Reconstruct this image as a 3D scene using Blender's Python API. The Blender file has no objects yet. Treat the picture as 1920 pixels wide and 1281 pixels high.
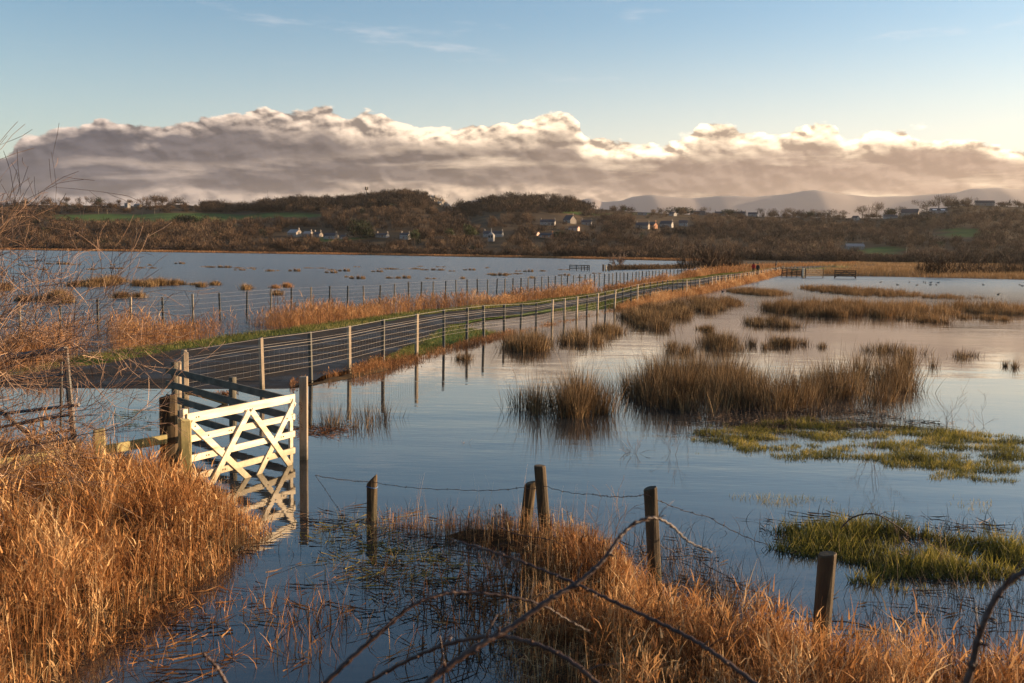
import bpy, bmesh, math, random
import numpy as np
from mathutils import Vector, Matrix
rng = np.random.default_rng(7); random.seed(7)
S = bpy.context.scene; COL = S.collection
# ---------------------------------------------------------------- camera
FP = 1867.0; HC = 3.4; SL = 0.0145; YH0 = 474.0
r = math.atan(SL); th = math.atan((640.5-YH0)*math.cos(r)/FP)
Fv = np.array([0, math.cos(th), -math.sin(th)]); U0 = np.array([0, math.sin(th), math.cos(th)]); X0 = np.array([1., 0, 0])
Rv = math.cos(r)*X0+math.sin(r)*U0; Uv = -math.sin(r)*X0+math.cos(r)*U0
CP = np.array([0., 0, HC])
def ray(px, py):
    d = Fv*FP+Rv*(px-960)-Uv*(py-640.5); return d/d[1]
def at(px, py, z=0.):
    d = ray(px, py); t = (z-HC)/d[2]; return CP+d*t
def atd(px, py, dep):
    return CP+ray(px, py)*dep
def proj(p):
    v = np.asarray(p, float)-CP; k = FP/(v@Fv); return 960+(v@Rv)*k, 640.5-(v@Uv)*k
def yh(px): return YH0+SL*(px-960)
cam = bpy.data.cameras.new('camera'); co = bpy.data.objects.new('camera', cam); COL.objects.link(co)
M = Matrix.Identity(4)
for i in range(3): M[i][0] = Rv[i]; M[i][1] = Uv[i]; M[i][2] = -Fv[i]; M[i][3] = CP[i]
co.matrix_world = M
cam.sensor_width = 36; cam.lens = FP/1920*36; cam.clip_start = .05; cam.clip_end = 40000
cam.dof.use_dof = True; cam.dof.focus_distance = 24; cam.dof.aperture_fstop = 6.5
S.camera = co
# ---------------------------------------------------------------- object helpers
def tag(o, label=None, cat=None, group=None, kind=None):
    if label: o['label'] = label
    if cat: o['category'] = cat
    if group: o['group'] = group
    if kind: o['kind'] = kind
    return o
def mesh(name, V, F, mat, rnd=None, smooth=False):
    V = np.asarray(V, np.float32); me = bpy.data.meshes.new(name)
    if isinstance(F, np.ndarray):
        n, k = F.shape
        me.vertices.add(len(V)); me.vertices.foreach_set('co', V.ravel())
        me.loops.add(n*k); me.loops.foreach_set('vertex_index', F.astype(np.int32).ravel())
        me.polygons.add(n); me.polygons.foreach_set('loop_start', np.arange(n, dtype=np.int32)*k)
        me.polygons.foreach_set('loop_total', np.full(n, k, np.int32))
        me.update(calc_edges=True)
    else:
        me.from_pydata(V.tolist(), [], F); me.update()
    if rnd is not None:
        a = me.attributes.new('rnd', 'FLOAT', 'POINT'); a.data.foreach_set('value', np.asarray(rnd, np.float32))
    if smooth: me.polygons.foreach_set('use_smooth', np.ones(len(me.polygons), bool))
    if mat: me.materials.append(mat)
    return me
def link(name, me, parent=None, loc=None, rz=0):
    o = bpy.data.objects.new(name, me); COL.objects.link(o)
    if parent: o.parent = parent
    if loc is not None: o.location = [float(v) for v in loc]
    o.rotation_euler.z = rz
    return o
def ob(name, V, F, mat, parent=None, rnd=None, smooth=False, loc=None):
    return link(name, mesh(name, V, F, mat, rnd, smooth), parent, loc)
def empty(name, loc, rz=0):
    return link(name, None, None, loc, rz)
def copy_tree(o, parent=None):
    c = o.copy(); COL.objects.link(c); c.parent = parent
    for ch in list(o.children): copy_tree(ch, c)
    return c
class MB:
    def __init__(s): s.v = []; s.f = []; s.r = []
    def add(s, V, F, rv=.5):
        n = len(s.v); s.v += [tuple(map(float, p)) for p in V]; s.f += [tuple(i+n for i in f) for f in F]; s.r += [rv]*len(V)
    def box(s, c, size, rz=0, taper=1., rv=.5, ax=None):
        x, y, z = [q/2 for q in size]; P = []
        for dz in (-1, 1):
            k = taper if dz > 0 else 1
            for dx, dy in ((-1, -1), (1, -1), (1, 1), (-1, 1)): P.append((dx*x*k, dy*y*k, dz*z))
        ca, sa = math.cos(rz), math.sin(rz)
        P = [(c[0]+p[0]*ca-p[1]*sa, c[1]+p[0]*sa+p[1]*ca, c[2]+p[2]) for p in P]
        s.add(P, [(0, 3, 2, 1), (4, 5, 6, 7), (0, 1, 5, 4), (1, 2, 6, 5), (2, 3, 7, 6), (3, 0, 4, 7)], rv)
    def plank(s, a, b, h, t, up=(0, 0, 1), rv=.5):
        """board from a to b, height h across, thickness t, slightly chamfered"""
        a = np.array(a, float); b = np.array(b, float); d = b-a; L = np.linalg.norm(d); d /= L
        n = np.cross(d, up); n /= np.linalg.norm(n); u = np.cross(n, d)
        c = min(h, t)*.12; prof = [(-h/2, -t/2+c), (-h/2+c, -t/2), (h/2-c, -t/2), (h/2, -t/2+c), (h/2, t/2-c), (h/2-c, t/2), (-h/2+c, t/2), (-h/2, t/2-c)]
        P = [a+u*p+n*q for p, q in prof]+[b+u*p+n*q for p, q in prof]
        F = [(i, (i+1) % 8, 8+(i+1) % 8, 8+i) for i in range(8)]+[tuple(range(7, -1, -1)), tuple(range(8, 16))]
        s.add(P, F, rv)
    def tube(s, pts, rad, n=6, cap=True, rv=.5):
        pts = [np.array(p, float) for p in pts]; m = len(pts)
        if not hasattr(rad, '__len__'): rad = [rad]*m
        V = []; prev = None
        for i in range(m):
            d = pts[min(i+1, m-1)]-pts[max(i-1, 0)]; d /= (np.linalg.norm(d)+1e-9)
            ref = np.array([0, 0, 1.]) if abs(d[2]) < .9 else np.array([1., 0, 0])
            if prev is not None: a = prev-d*(prev@d)
            else: a = np.cross(d, ref)
            a /= (np.linalg.norm(a)+1e-9); prev = a; b = np.cross(d, a)
            for k in range(n):
                t = 2*math.pi*k/n; V.append(pts[i]+(a*math.cos(t)+b*math.sin(t))*rad[i])
        F = [(i*n+k, i*n+(k+1) % n, (i+1)*n+(k+1) % n, (i+1)*n+k) for i in range(m-1) for k in range(n)]
        if cap: F += [tuple(range(n-1, -1, -1)), tuple(range((m-1)*n, m*n))]
        s.add(V, F, rv)
    def build(s, name, mat, parent=None, smooth=False, loc=None):
        return ob(name, s.v, s.f, mat, parent, s.r, smooth, loc)
    def me(s, name, mat, smooth=False): return mesh(name, s.v, s.f, mat, s.r, smooth)
# ---------------------------------------------------------------- materials
def nt(m):
    m.use_nodes = True; t = m.node_tree; return t, t.nodes, t.links
def ramp_node(N, cols, pos=None):
    rn = N.new('ShaderNodeValToRGB'); e = rn.color_ramp.elements
    pos = pos or [i/(len(cols)-1) for i in range(len(cols))]
    while len(e) < len(cols): e.new(.5)
    for k, (c, p) in enumerate(zip(cols, pos)): e[k].position = p; e[k].color = (*c, 1)
    return rn
def mth(N, L, op, a, b=None, c=None, clamp=False):
    n = N.new('ShaderNodeMath'); n.operation = op; n.use_clamp = clamp
    for i, v in enumerate((a, b, c)):
        if v is None: continue
        if isinstance(v, (int, float)): n.inputs[i].default_value = v
        else: L.new(v, n.inputs[i])
    return n.outputs[0]
def noise(N, L, vec, scale, detail=4, rough=.55, dim='3D'):
    n = N.new('ShaderNodeTexNoise'); n.noise_dimensions = dim; n.inputs['Scale'].default_value = scale
    n.inputs['Detail'].default_value = detail; n.inputs['Roughness'].default_value = rough
    if vec is not None: L.new(vec, n.inputs['Vector'])
    return n.outputs['Fac']
def plant(name, cols, trans=.3, rough=.75, nz=.35, nscale=1.5):
    m = bpy.data.materials.new(name); t, N, L = nt(m); b = N['Principled BSDF']; out = N['Material Output']
    a = N.new('ShaderNodeAttribute'); a.attribute_name = 'rnd'
    g = N.new('ShaderNodeNewGeometry'); f = noise(N, L, g.outputs['Position'], nscale, 3)
    v = mth(N, L, 'MULTIPLY_ADD', mth(N, L, 'SUBTRACT', f, .5), nz*2.2, a.outputs['Fac'], clamp=True)
    rn = ramp_node(N, cols); L.new(v, rn.inputs[0]); L.new(rn.outputs[0], b.inputs['Base Color'])
    b.inputs['Roughness'].default_value = rough; b.inputs['Specular IOR Level'].default_value = .25
    if trans:
        tr = N.new('ShaderNodeBsdfTranslucent'); L.new(rn.outputs[0], tr.inputs[0]); mx = N.new('ShaderNodeMixShader'); mx.inputs[0].default_value = trans
        L.new(b.outputs[0], mx.inputs[1]); L.new(tr.outputs[0], mx.inputs[2]); L.new(mx.outputs[0], out.inputs[0])
    return m
def solid(name, cols, scale=4, rough=.7, stretch=(1, 1, 1), bump=0, spec=.4, detail=6, coord='Object', bscale=None, attr=False, metal=0):
    m = bpy.data.materials.new(name); t, N, L = nt(m); b = N['Principled BSDF']
    tc = N.new('ShaderNodeTexCoord'); mp = N.new('ShaderNodeMapping'); mp.inputs['Scale'].default_value = stretch
    L.new(tc.outputs[coord], mp.inputs[0]); f = noise(N, L, mp.outputs[0], scale, detail, .6)
    if attr:
        a = N.new('ShaderNodeAttribute'); a.attribute_name = 'rnd'
        f2 = mth(N, L, 'MULTIPLY_ADD', mth(N, L, 'SUBTRACT', f, .5), 1.1, a.outputs['Fac'], clamp=True)
    else: f2 = mth(N, L, 'MULTIPLY_ADD', mth(N, L, 'SUBTRACT', f, .5), 1.9, .5, clamp=True)
    rn = ramp_node(N, cols); L.new(f2, rn.inputs[0]); L.new(rn.outputs[0], b.inputs['Base Color'])
    b.inputs['Roughness'].default_value = rough; b.inputs['Specular IOR Level'].default_value = spec; b.inputs['Metallic'].default_value = metal
    if bump:
        bp = N.new('ShaderNodeBump'); bp.inputs['Strength'].default_value = bump; bp.inputs['Distance'].default_value = .01
        L.new(noise(N, L, mp.outputs[0], bscale or scale*3, 6, .6), bp.inputs['Height']); L.new(bp.outputs[0], b.inputs['Normal'])
    return m
MT = {}
MT['reed'] = plant('golden_reed', [(.04, .018, .008), (.20, .08, .025), (.49, .245, .088), (.76, .53, .27)], .3)
MT['reedfar'] = plant('russet_reed', [(.08, .035, .015), (.25, .115, .045), (.42, .22, .09), (.60, .40, .20)], .25)
MT['rush'] = plant('brown_rush', [(.02, .014, .007), (.085, .05, .022), (.21, .125, .055), (.46, .31, .15)], .2, nz=.5)
MT['marsh'] = plant('marsh_grass', [(.08, .045, .018), (.17, .095, .04), (.28, .16, .065), (.38, .24, .11)], .2, nscale=.05, nz=.5)
MT['green'] = plant('wet_green_grass', [(.03, .028, .011), (.09, .09, .02), (.22, .19, .035), (.45, .34, .11)], .42, nscale=3., nz=.6)
MT['verge'] = plant('verge_grass', [(.035, .042, .014), (.08, .095, .022), (.17, .165, .04), (.36, .27, .11)], .25, nz=.6, nscale=.8)
MT['stem'] = solid('dead_stem', [(.03, .018, .01), (.10, .055, .03), (.20, .11, .05)], 20, .8)
MT['twig'] = solid('hawthorn_bark', [(.06, .035, .022), (.22, .13, .08), (.42, .28, .18)], 6, .7, attr=True)
MT['bramble'] = solid('bramble_bark', [(.018, .010, .008), (.045, .022, .016), (.10, .055, .035)], 14, .5, bump=.4)
MT['wood'] = plant('bare_wood', [(.018, .012, .008), (.055, .033, .019), (.12, .072, .040), (.20, .135, .082)], .0, .9, nz=.3, nscale=.012)
MT['darkwood'] = plant('dark_wood', [(.012, .009, .006), (.026, .018, .011), (.05, .033, .02), (.09, .058, .034)], .0, .9, nz=.25, nscale=.012)  # darker wood tone; on the hill tops it stands in for shade
MT['ever'] = plant('evergreen', [(.006, .010, .004), (.012, .02, .007), (.022, .035, .01), (.04, .055, .016)], .0, .8, nz=.2, nscale=.02)
MT['scots'] = plant('pine_needles', [(.012, .018, .006), (.03, .045, .012), (.06, .075, .02), (.09, .10, .03)], .0, .8, nz=.2, nscale=.02)
MT['trunk'] = solid('trunk_bark', [(.03, .02, .014), (.07, .05, .035), (.12, .09, .06)], 2, .9)
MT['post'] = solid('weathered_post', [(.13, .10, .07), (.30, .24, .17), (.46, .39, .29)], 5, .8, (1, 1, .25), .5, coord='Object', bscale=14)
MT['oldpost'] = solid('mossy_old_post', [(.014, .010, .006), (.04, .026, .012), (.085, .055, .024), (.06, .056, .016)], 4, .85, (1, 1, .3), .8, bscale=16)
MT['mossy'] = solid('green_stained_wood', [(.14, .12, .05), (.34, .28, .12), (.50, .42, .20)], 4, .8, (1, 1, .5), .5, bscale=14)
MT['greypost'] = solid('grey_dark_post', [(.035, .035, .03), (.08, .08, .07), (.14, .13, .11)], 5, .85, (1, 1, .25), .5, bscale=14)  # greyer and darker in tone than the weathered post material
MT['rail'] = solid('grey_rail', [(.05, .045, .032), (.10, .09, .065), (.18, .16, .12)], 3.5, .8, (1, 1, 1.4), .5, bscale=14)
MT['gate'] = solid('pale_gate_timber', [(.16, .14, .08), (.46, .38, .26), (.62, .53, .39), (.74, .65, .50), (.78, .70, .56)], 2.6, .7, (.35, .35, 3.5), .4, bscale=10)
MT['metal'] = solid('galvanised_tube', [(.03, .03, .03), (.07, .068, .065), (.12, .11, .10)], 5, .55, metal=.3)
MT['wire'] = solid('galvanised_wire', [(.34, .30, .25), (.52, .46, .38)], 5, .5)
MT['barb'] = solid('rusty_wire', [(.03, .02, .015), (.09, .055, .04)], 9, .7)
MT['bolt'] = solid('rusty_iron', [(.03, .015, .01), (.10, .045, .02)], 30, .7)
def stain(m, z0, z1, col):
    """algae and flood stain rising from the foot of a timber"""
    t, N, L = nt(m); b = N['Principled BSDF']; src = b.inputs['Base Color'].links[0].from_socket; g = N.new('ShaderNodeNewGeometry'); s = N.new('ShaderNodeSeparateXYZ'); L.new(g.outputs['Position'], s.inputs[0])
    n = noise(N, L, g.outputs['Position'], 9, 5, .7); z = mth(N, L, 'MULTIPLY_ADD', n, -.5, s.outputs[2]); mr = N.new('ShaderNodeMapRange'); mr.inputs['From Min'].default_value = z0; mr.inputs['From Max'].default_value = z1; mr.inputs['To Min'].default_value = .85; mr.inputs['To Max'].default_value = 0; L.new(z, mr.inputs['Value'])
    mx = N.new('ShaderNodeMix'); mx.data_type = 'RGBA'; L.new(mr.outputs[0], mx.inputs[0]); L.new(src, mx.inputs[6]); mx.inputs[7].default_value = (*col, 1); L.new(mx.outputs[2], b.inputs['Base Color'])
stain(MT['gate'], -.25, .25, (.16, .13, .06)); stain(MT['post'], -.25, .1, (.07, .055, .025)); stain(MT['oldpost'], -.25, .15, (.02, .022, .008)); stain(MT['mossy'], .0, .7, (.10, .11, .03))
def asphalt():
    m = bpy.data.materials.new('asphalt'); t, N, L = nt(m); b = N['Principled BSDF']; g = N.new('ShaderNodeNewGeometry'); P = g.outputs['Position']
    f1 = noise(N, L, P, .5, 5); f2 = noise(N, L, P, 14, 4, .7); f3 = noise(N, L, P, 3.2, 5, .75)
    v = mth(N, L, 'MULTIPLY_ADD', f2, .45, mth(N, L, 'MULTIPLY', f1, .55))
    rn = ramp_node(N, [(.022, .017, .013), (.045, .036, .028), (.075, .06, .047)], [.3, .5, .7]); L.new(v, rn.inputs[0])
    deb = ramp_node(N, [(0, 0, 0), (1, 1, 1)], [.62, .68]); L.new(f3, deb.inputs[0])
    mx = N.new('ShaderNodeMix'); mx.data_type = 'RGBA'; L.new(mth(N, L, 'MULTIPLY', deb.outputs[0], .85), mx.inputs[0]); L.new(rn.outputs[0], mx.inputs[6]); mx.inputs[7].default_value = (.13, .075, .035, 1)
    L.new(mx.outputs[2], b.inputs['Base Color']); rr = ramp_node(N, [(.45,)*3, (.95,)*3], [.4, .6]); L.new(f1, rr.inputs[0]); L.new(rr.outputs[0], b.inputs['Roughness']); b.inputs['Specular IOR Level'].default_value = .06
    bp = N.new('ShaderNodeBump'); bp.inputs['Distance'].default_value = .012; bp.inputs['Strength'].default_value = .9; L.new(f2, bp.inputs['Height']); L.new(bp.outputs[0], b.inputs['Normal'])
    return m
MT['asphalt'] = asphalt()
def water(name, amp, near, ro=.02, rfar=.30, ior=1.75):
    m = bpy.data.materials.new(name); t, N, L = nt(m); b = N['Principled BSDF']; g = N.new('ShaderNodeNewGeometry'); P = g.outputs['Position']
    b.inputs['Base Color'].default_value = (.028, .027, .026, 1); sy = N.new('ShaderNodeSeparateXYZ'); L.new(P, sy.inputs[0]); mr = N.new('ShaderNodeMapRange'); mr.inputs['From Min'].default_value = 30; mr.inputs['From Max'].default_value = 170; mr.inputs['To Min'].default_value = ro; mr.inputs['To Max'].default_value = rfar; L.new(sy.outputs[1], mr.inputs['Value']); L.new(mr.outputs[0], b.inputs['Roughness']); b.inputs['IOR'].default_value = ior
    mp = N.new('ShaderNodeMapping'); mp.inputs['Rotation'].default_value = (0, 0, .25); mp.inputs['Scale'].default_value = (.45, 1.35, 1); L.new(P, mp.inputs[0])
    s1 = noise(N, L, mp.outputs[0], 1.1, 3, .5); s2 = noise(N, L, mp.outputs[0], 5.5, 2, .5); s3 = noise(N, L, mp.outputs[0], .32, 2, .5)
    # wind patches: calm and ruffled areas
    mp2 = N.new('ShaderNodeMapping'); mp2.inputs['Scale'].default_value = (.5, 1, 1); L.new(P, mp2.inputs[0])
    w = noise(N, L, mp2.outputs[0], .09, 3, .5); wr = ramp_node(N, [(near,)*3, (1,)*3], [.38, .62]); L.new(w, wr.inputs[0])
    h = mth(N, L, 'MULTIPLY_ADD', s2, .22, mth(N, L, 'MULTIPLY_ADD', s3, 1.3, mth(N, L, 'MULTIPLY', s1, .8)))
    h = mth(N, L, 'MULTIPLY', h, wr.outputs[0])
    bp = N.new('ShaderNodeBump'); bp.inputs['Strength'].default_value = 1; bp.inputs['Distance'].default_value = amp; L.new(h, bp.inputs['Height']); L.new(bp.outputs[0], b.inputs['Normal'])
    return m
MT['water'] = water('flood_water', .010, .25); MT['lagoon'] = water('lagoon_water', .30, .8, .14, .22, 2.1)
def groundmat():
    m = bpy.data.materials.new('ground'); t, N, L = nt(m); b = N['Principled BSDF']; g = N.new('ShaderNodeNewGeometry'); P = g.outputs['Position']
    f = noise(N, L, P, .03, 6, .6); f2 = noise(N, L, P, 2.2, 5, .7); v = mth(N, L, 'MULTIPLY_ADD', f, .6, mth(N, L, 'MULTIPLY', f2, .4))
    br = ramp_node(N, [(.03, .02, .01), (.07, .045, .022), (.13, .08, .035)], [.35, .5, .68]); L.new(v, br.inputs[0])
    gr = ramp_node(N, [(.035, .06, .012), (.06, .11, .018), (.10, .15, .03)], [.35, .5, .65]); L.new(v, gr.inputs[0])
    a = N.new('ShaderNodeAttribute'); a.attribute_name = 'rnd'
    mx = N.new('ShaderNodeMix'); mx.data_type = 'RGBA'; L.new(a.outputs['Fac'], mx.inputs[0]); L.new(br.outputs[0], mx.inputs[6]); L.new(gr.outputs[0], mx.inputs[7])
    L.new(mx.outputs[2], b.inputs['Base Color']); b.inputs['Roughness'].default_value = .95; b.inputs['Specular IOR Level'].default_value = .1
    bp = N.new('ShaderNodeBump'); bp.inputs['Distance'].default_value = .04; L.new(f2, bp.inputs['Height']); L.new(bp.outputs[0], b.inputs['Normal'])
    return m
MT['ground'] = groundmat()
# ---------------------------------------------------------------- plan of the place
def world_pts(lst, zf=0.):
    return np.array([at(p[0], p[1], p[2] if len(p) > 2 else zf)[:2] for p in lst])
LE = world_pts([(0, 705, .1), (150, 688, .1), (333, 658, .1), (500, 633, .1), (640, 614, .1), (840, 585, .1), (1007, 571, .1), (1140, 552, .15), (1273, 531, .4), (1345, 520, .6), (1400, 511, .75), (1455, 502, .8)])
RE = world_pts([(345, 742, .05), (497, 730, .08), (655, 697, .08), (718, 677, .1), (775, 648, .1), (840, 612, .1), (905, 597, .1), (1000, 585, .1), (1100, 570, .12), (1200, 553, .2), (1300, 535, .45), (1360, 524, .7), (1400, 517, .75), (1452, 506, .8)])
FB = [(345, 745), (497, 733), (583, 718), (655, 703), (718, 688), (781, 672), (832, 656), (875, 646), (907, 637), (945, 628), (976, 620), (1005, 613), (1035, 607), (1058, 602), (1081, 598), (1100, 593), (1120, 588), (1152, 581), (1195, 571), (1231, 562), (1252, 557), (1287, 553), (1311, 549), (1342, 542), (1370, 536), (1387, 532.5), (1406, 528), (1422, 525), (1439, 520), (1461, 515)]
FT = [(345, 655), (492, 632), (583, 621), (655, 610), (718, 598), (781, 588), (832, 580), (875, 576), (907, 572), (976, 569), (1005, 567), (1035, 561.5), (1058, 559), (1081, 556), (1120, 550), (1152, 543), (1168, 539.6), (1195, 533), (1231, 528), (1252, 525), (1287, 524), (1311, 522), (1342, 517), (1370, 515), (1387, 513), (1406, 510.6), (1422, 507.5), (1439, 505), (1461, 501)]
FW = world_pts(FB)
def smooth_xy(P, y):
    o = np.argsort(P[:, 1]); return np.interp(y, P[o, 1], P[o, 0])
def sL(y): y = np.asarray(y, float); return np.where(y < 25.2, -13-(25.2-y)*6, np.where(y > LE[-1, 1], LE[-1, 0]+(y-LE[-1, 1])*.45, smooth_xy(LE, y)))
def sR(y): y = np.asarray(y, float); return np.where(y > RE[-1, 1], RE[-1, 0]+(y-RE[-1, 1])*.45, smooth_xy(RE, y))
def sF(y): y = np.asarray(y, float); return np.where(y > FW[-1, 1], FW[-1, 0]+(y-FW[-1, 1])*.45, smooth_xy(FW, y))
def st(a, b, x): t = np.clip((x-a)/(b-a), 0, 1); return t*t*(3-2*t)
def zp(y): return .1+.67*st(75, 140, y)-.3*(1-st(20.2, 27, y))
def vnoise(x, y, s, seed=0):
    x = x/s+seed*17.3; y = y/s+seed*9.1; i = np.floor(x); j = np.floor(y); u = x-i; v = y-j; u = u*u*(3-2*u); v = v*v*(3-2*v)
    def h(a, b): q = np.sin(a*127.1+b*311.7+seed)*43758.5453; return q-np.floor(q)
    return (h(i, j)*(1-u)+h(i+1, j)*u)*(1-v)+(h(i, j+1)*(1-u)+h(i+1, j+1)*u)*v-.5
def inpoly(x, y, P):
    x = np.asarray(x, float); y = np.asarray(y, float); c = np.zeros(x.shape, bool); n = len(P)
    for i in range(n):
        x1, y1 = P[i]; x2, y2 = P[i-1]
        if y1 == y2: continue
        c ^= ((y1 > y) != (y2 > y)) & (x < (x2-x1)*(y-y1)/(y2-y1)+x1)
    return c
def pdist(x, y, P):
    d = np.full(np.shape(x), 1e9); n = len(P)
    for i in range(n):
        a = np.array(P[i]); b = np.array(P[i-1]); e = b-a; t = np.clip(((x-a[0])*e[0]+(y-a[1])*e[1])/(e@e+1e-9), 0, 1)
        d = np.minimum(d, np.hypot(x-a[0]-t*e[0], y-a[1]-t*e[1]))
    return np.where(inpoly(x, y, P), -d, d)
BANKL = world_pts([(-260, 900), (0, 885), (150, 885), (290, 905), (370, 930), (440, 962), (495, 985), (505, 1006), (465, 1032), (400, 1085), (320, 1140), (240, 1190), (150, 1245), (60, 1330), (-60, 1480), (-500, 1500)])
BANKR = world_pts([(700, 986), (790, 984), (880, 990), (960, 992), (1060, 1000), (1130, 1022), (1180, 1070), (1240, 1125), (1330, 1165), (1450, 1205), (1560, 1245), (1680, 1265), (1800, 1275), (1990, 1300), (2300, 1450), (2000, 1760), (1500, 1800), (1150, 1560), (1000, 1400), (925, 1290), (935, 1190), (975, 1105), (960, 1055), (880, 1030), (790, 1006), (700, 996)])
SKY = np.array([(-900, 392), (-300, 388), (0, 386), (120, 386), (260, 389), (330, 384), (400, 391), (450, 395), (500, 386), (560, 382), (640, 381), (700, 374), (760, 369), (800, 374), (850, 390), (880, 392), (900, 384), (940, 377), (1000, 378), (1060, 382), (1100, 393), (1180, 398), (1300, 404), (1450, 407), (1560, 410), (1650, 410), (1700, 403), (1760, 391), (1800, 386), (1870, 388), (1920, 392), (2300, 398), (2900, 410)], float)
def field_mask(x, y, P): return inpoly(x, y, P)
def G(x, y):
    x = np.asarray(x, float); y = np.asarray(y, float); ys = np.maximum(y, 1.)
    z = np.full(np.broadcast(x, y).shape, -.38)
    # causeway
    L_, R_, F_ = sL(y), sR(y), sF(y); t = zp(y)
    on = st(L_-4.2+vnoise(x, y, 5, 1)*1.6, L_-1.4, x)*(1-st(F_+.1, F_+1.3+.8*vnoise(x, y, 4, 2), x))
    edge = t-(.06+.55*t)*st(R_+.2, F_, x)
    edge = edge-.22*st(42, 46, y)*(1-st(57, 63, y))*st(R_-.6, R_+.3, x)*(.8+vnoise(x, y, 2.5, 44))
    on = on*(y > 16)*(1-st(420, 470, y))
    z = np.where(on > 0, -.38+on*(edge+.38), z)
    # marsh beyond the right-hand flood and right of the lagoon
    pe = 960+FP*x/ys
    m = st(0, 14, y-172-16*vnoise(x, y, 22, 3)-10*vnoise(x, y, 60, 9))*st(0, 6, x-.168*y-6*vnoise(x, y, 25, 4))
    z = np.maximum(z, -.38+m*(.52+.25*vnoise(x, y, 9, 5)))
    # shore and hills
    yl = YH0+SL*(pe-960); Rz = 3.4+(yl-np.interp(pe, SKY[:, 0], SKY[:, 1]))/FP*1400
    ds = np.interp(pe, [0, 700, 1280, 1400, 1900], [742, 745, 570, 620, 640])+12*vnoise(x, y, 60, 6)
    z = np.maximum(z, -.38+st(0, 12, y-ds)*.9)
    tt = np.clip((y-775)/(1400-775), 0, 1); hill = Rz*(tt**1.05)*(1-.6*st(1450, 2300, y))
    z = np.where(y > 775, np.maximum(z, .52+hill+1.6*vnoise(x, y, 45, 7)*np.minimum(tt*6, 1)), z)
    z = np.where(y > 2300, z*(1-st(2300, 3500, y)), z)
    # banks in front
    for P, hh in ((BANKL, .16), (BANKR, .10)):
        near = (y < 22) & (np.abs(x) < 14)
        if near.any():
            d = np.full(z.shape, 9.); xb, yb = np.broadcast_arrays(x, y); d[near] = pdist(xb[near], yb[near], P)
            z = np.maximum(z, -.38+(1-st(-.5, .35, d+.25*vnoise(x, y, .6, 8)))*(.38+hh))
    # island of green grass and embankment below the viewer
    z = np.maximum(z, np.where(y < 4.5, -.38+2.3*st(4.5, -2.5, y), -.38))
    return z
def hit(px, py, dmin=20., dmax=2400.):
    d = ray(px, py); t = np.geomspace(dmin, dmax, 1500); P = CP[None]+d[None]*t[:, None]
    w = np.nonzero(P[:, 2] <= np.maximum(G(P[:, 0], P[:, 1]), 0))[0]
    if len(w): k = w[0]
    else:
        q = np.nonzero(t < 1450)[0]; k = q[np.argmin((P[q, 2]-G(P[q, 0], P[q, 1]))/t[q])]
    p = P[k].copy(); p[2] = float(G(p[0], p[1])); return p
FIELDS_PX = [[(100, 404), (200, 401), (330, 399), (430, 402), (590, 402), (590, 409), (440, 411), (400, 420), (250, 420), (120, 414)],
             [(1615, 464), (1690, 462), (1692, 477), (1630, 478)], [(1750, 432), (1860, 430), (1870, 442), (1800, 446)],
             [(600, 445), (655, 444), (655, 452), (600, 452)], [(1060, 395), (1240, 398), (1100, 404), (1050, 400)]]
FIELDS = [[hit(p[0], p[1], 500)[:2] for p in f] for f in FIELDS_PX]
# ---------------------------------------------------------------- setting
xs = np.unique(np.concatenate([np.arange(-60, -26, 1.5), np.arange(-26, 24, .3), np.arange(24, 90, .8), np.arange(90, 160, 3), np.arange(160, 1500, 22), -np.arange(60, 1200, 22), [2000, 3000, 5000, 9000, -1600, -2400, -4000, -8000]]).round(3))
ys = np.unique(np.concatenate([np.arange(-60, -6, 6), np.arange(-6, 30, .3), np.arange(30, 80, .6), np.arange(80, 260, 1.5), np.arange(260, 560, 8), np.arange(560, 800, 5), np.arange(800, 1700, 16), np.arange(1700, 3600, 100), [5000, 8500]]).round(3))
gx, gy = np.meshgrid(xs, ys); gz = G(gx, gy)
fm = np.zeros(gx.shape)
for P in FIELDS: fm = np.maximum(fm, inpoly(gx, gy, P)*1.)
pe_ = 960+FP*gx/np.maximum(gy, 1)
vL = sL(gy); vR = sR(gy); vF = sF(gy)
fm = np.maximum(fm, ((gx > vL-1.5) & (gx < vF-.3) & (gy > 20) & (gy < 330))*1.)
nx, ny = len(xs), len(ys); idx = np.arange(nx*ny).reshape(ny, nx)
Fq = np.stack([idx[:-1, :-1], idx[:-1, 1:], idx[1:, 1:], idx[1:, :-1]], -1).reshape(-1, 4)
tag(ob('ground', np.stack([gx, gy, gz], -1).reshape(-1, 3), Fq, MT['ground'], rnd=fm.ravel(), smooth=True), kind='structure')
# path surface, a draped strip
py_ = np.concatenate([np.arange(17, 80, .6), np.arange(80, 300, 2.)]); K = 9; V = []
for y in py_:
    a, b = float(sL(y)), float(sR(y)); a = max(a, -34)
    for k in range(K):
        q = k/(K-1); jag = .10*math.sin(y*2.3+k)+.12*float(vnoise(np.array(a+0.), np.array(y), 1.3, 3+(k > 4)))*4 if k in (0, K-1) else 0
        x = a+(b-a)*q+jag; V.append((x, y, max(float(zp(y)), float(G(x, y)))+.012+.035*math.sin(math.pi*q)+(.03*float(vnoise(np.array(x), np.array(y), 3., 5)) if y < 70 else 0)))
n = len(py_); ii = np.arange(n*K).reshape(n, K); F_ = np.stack([ii[:-1, :-1], ii[:-1, 1:], ii[1:, 1:], ii[1:, :-1]], -1).reshape(-1, 4)
tag(ob('path', V, F_, MT['asphalt'], smooth=True), kind='structure')
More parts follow.
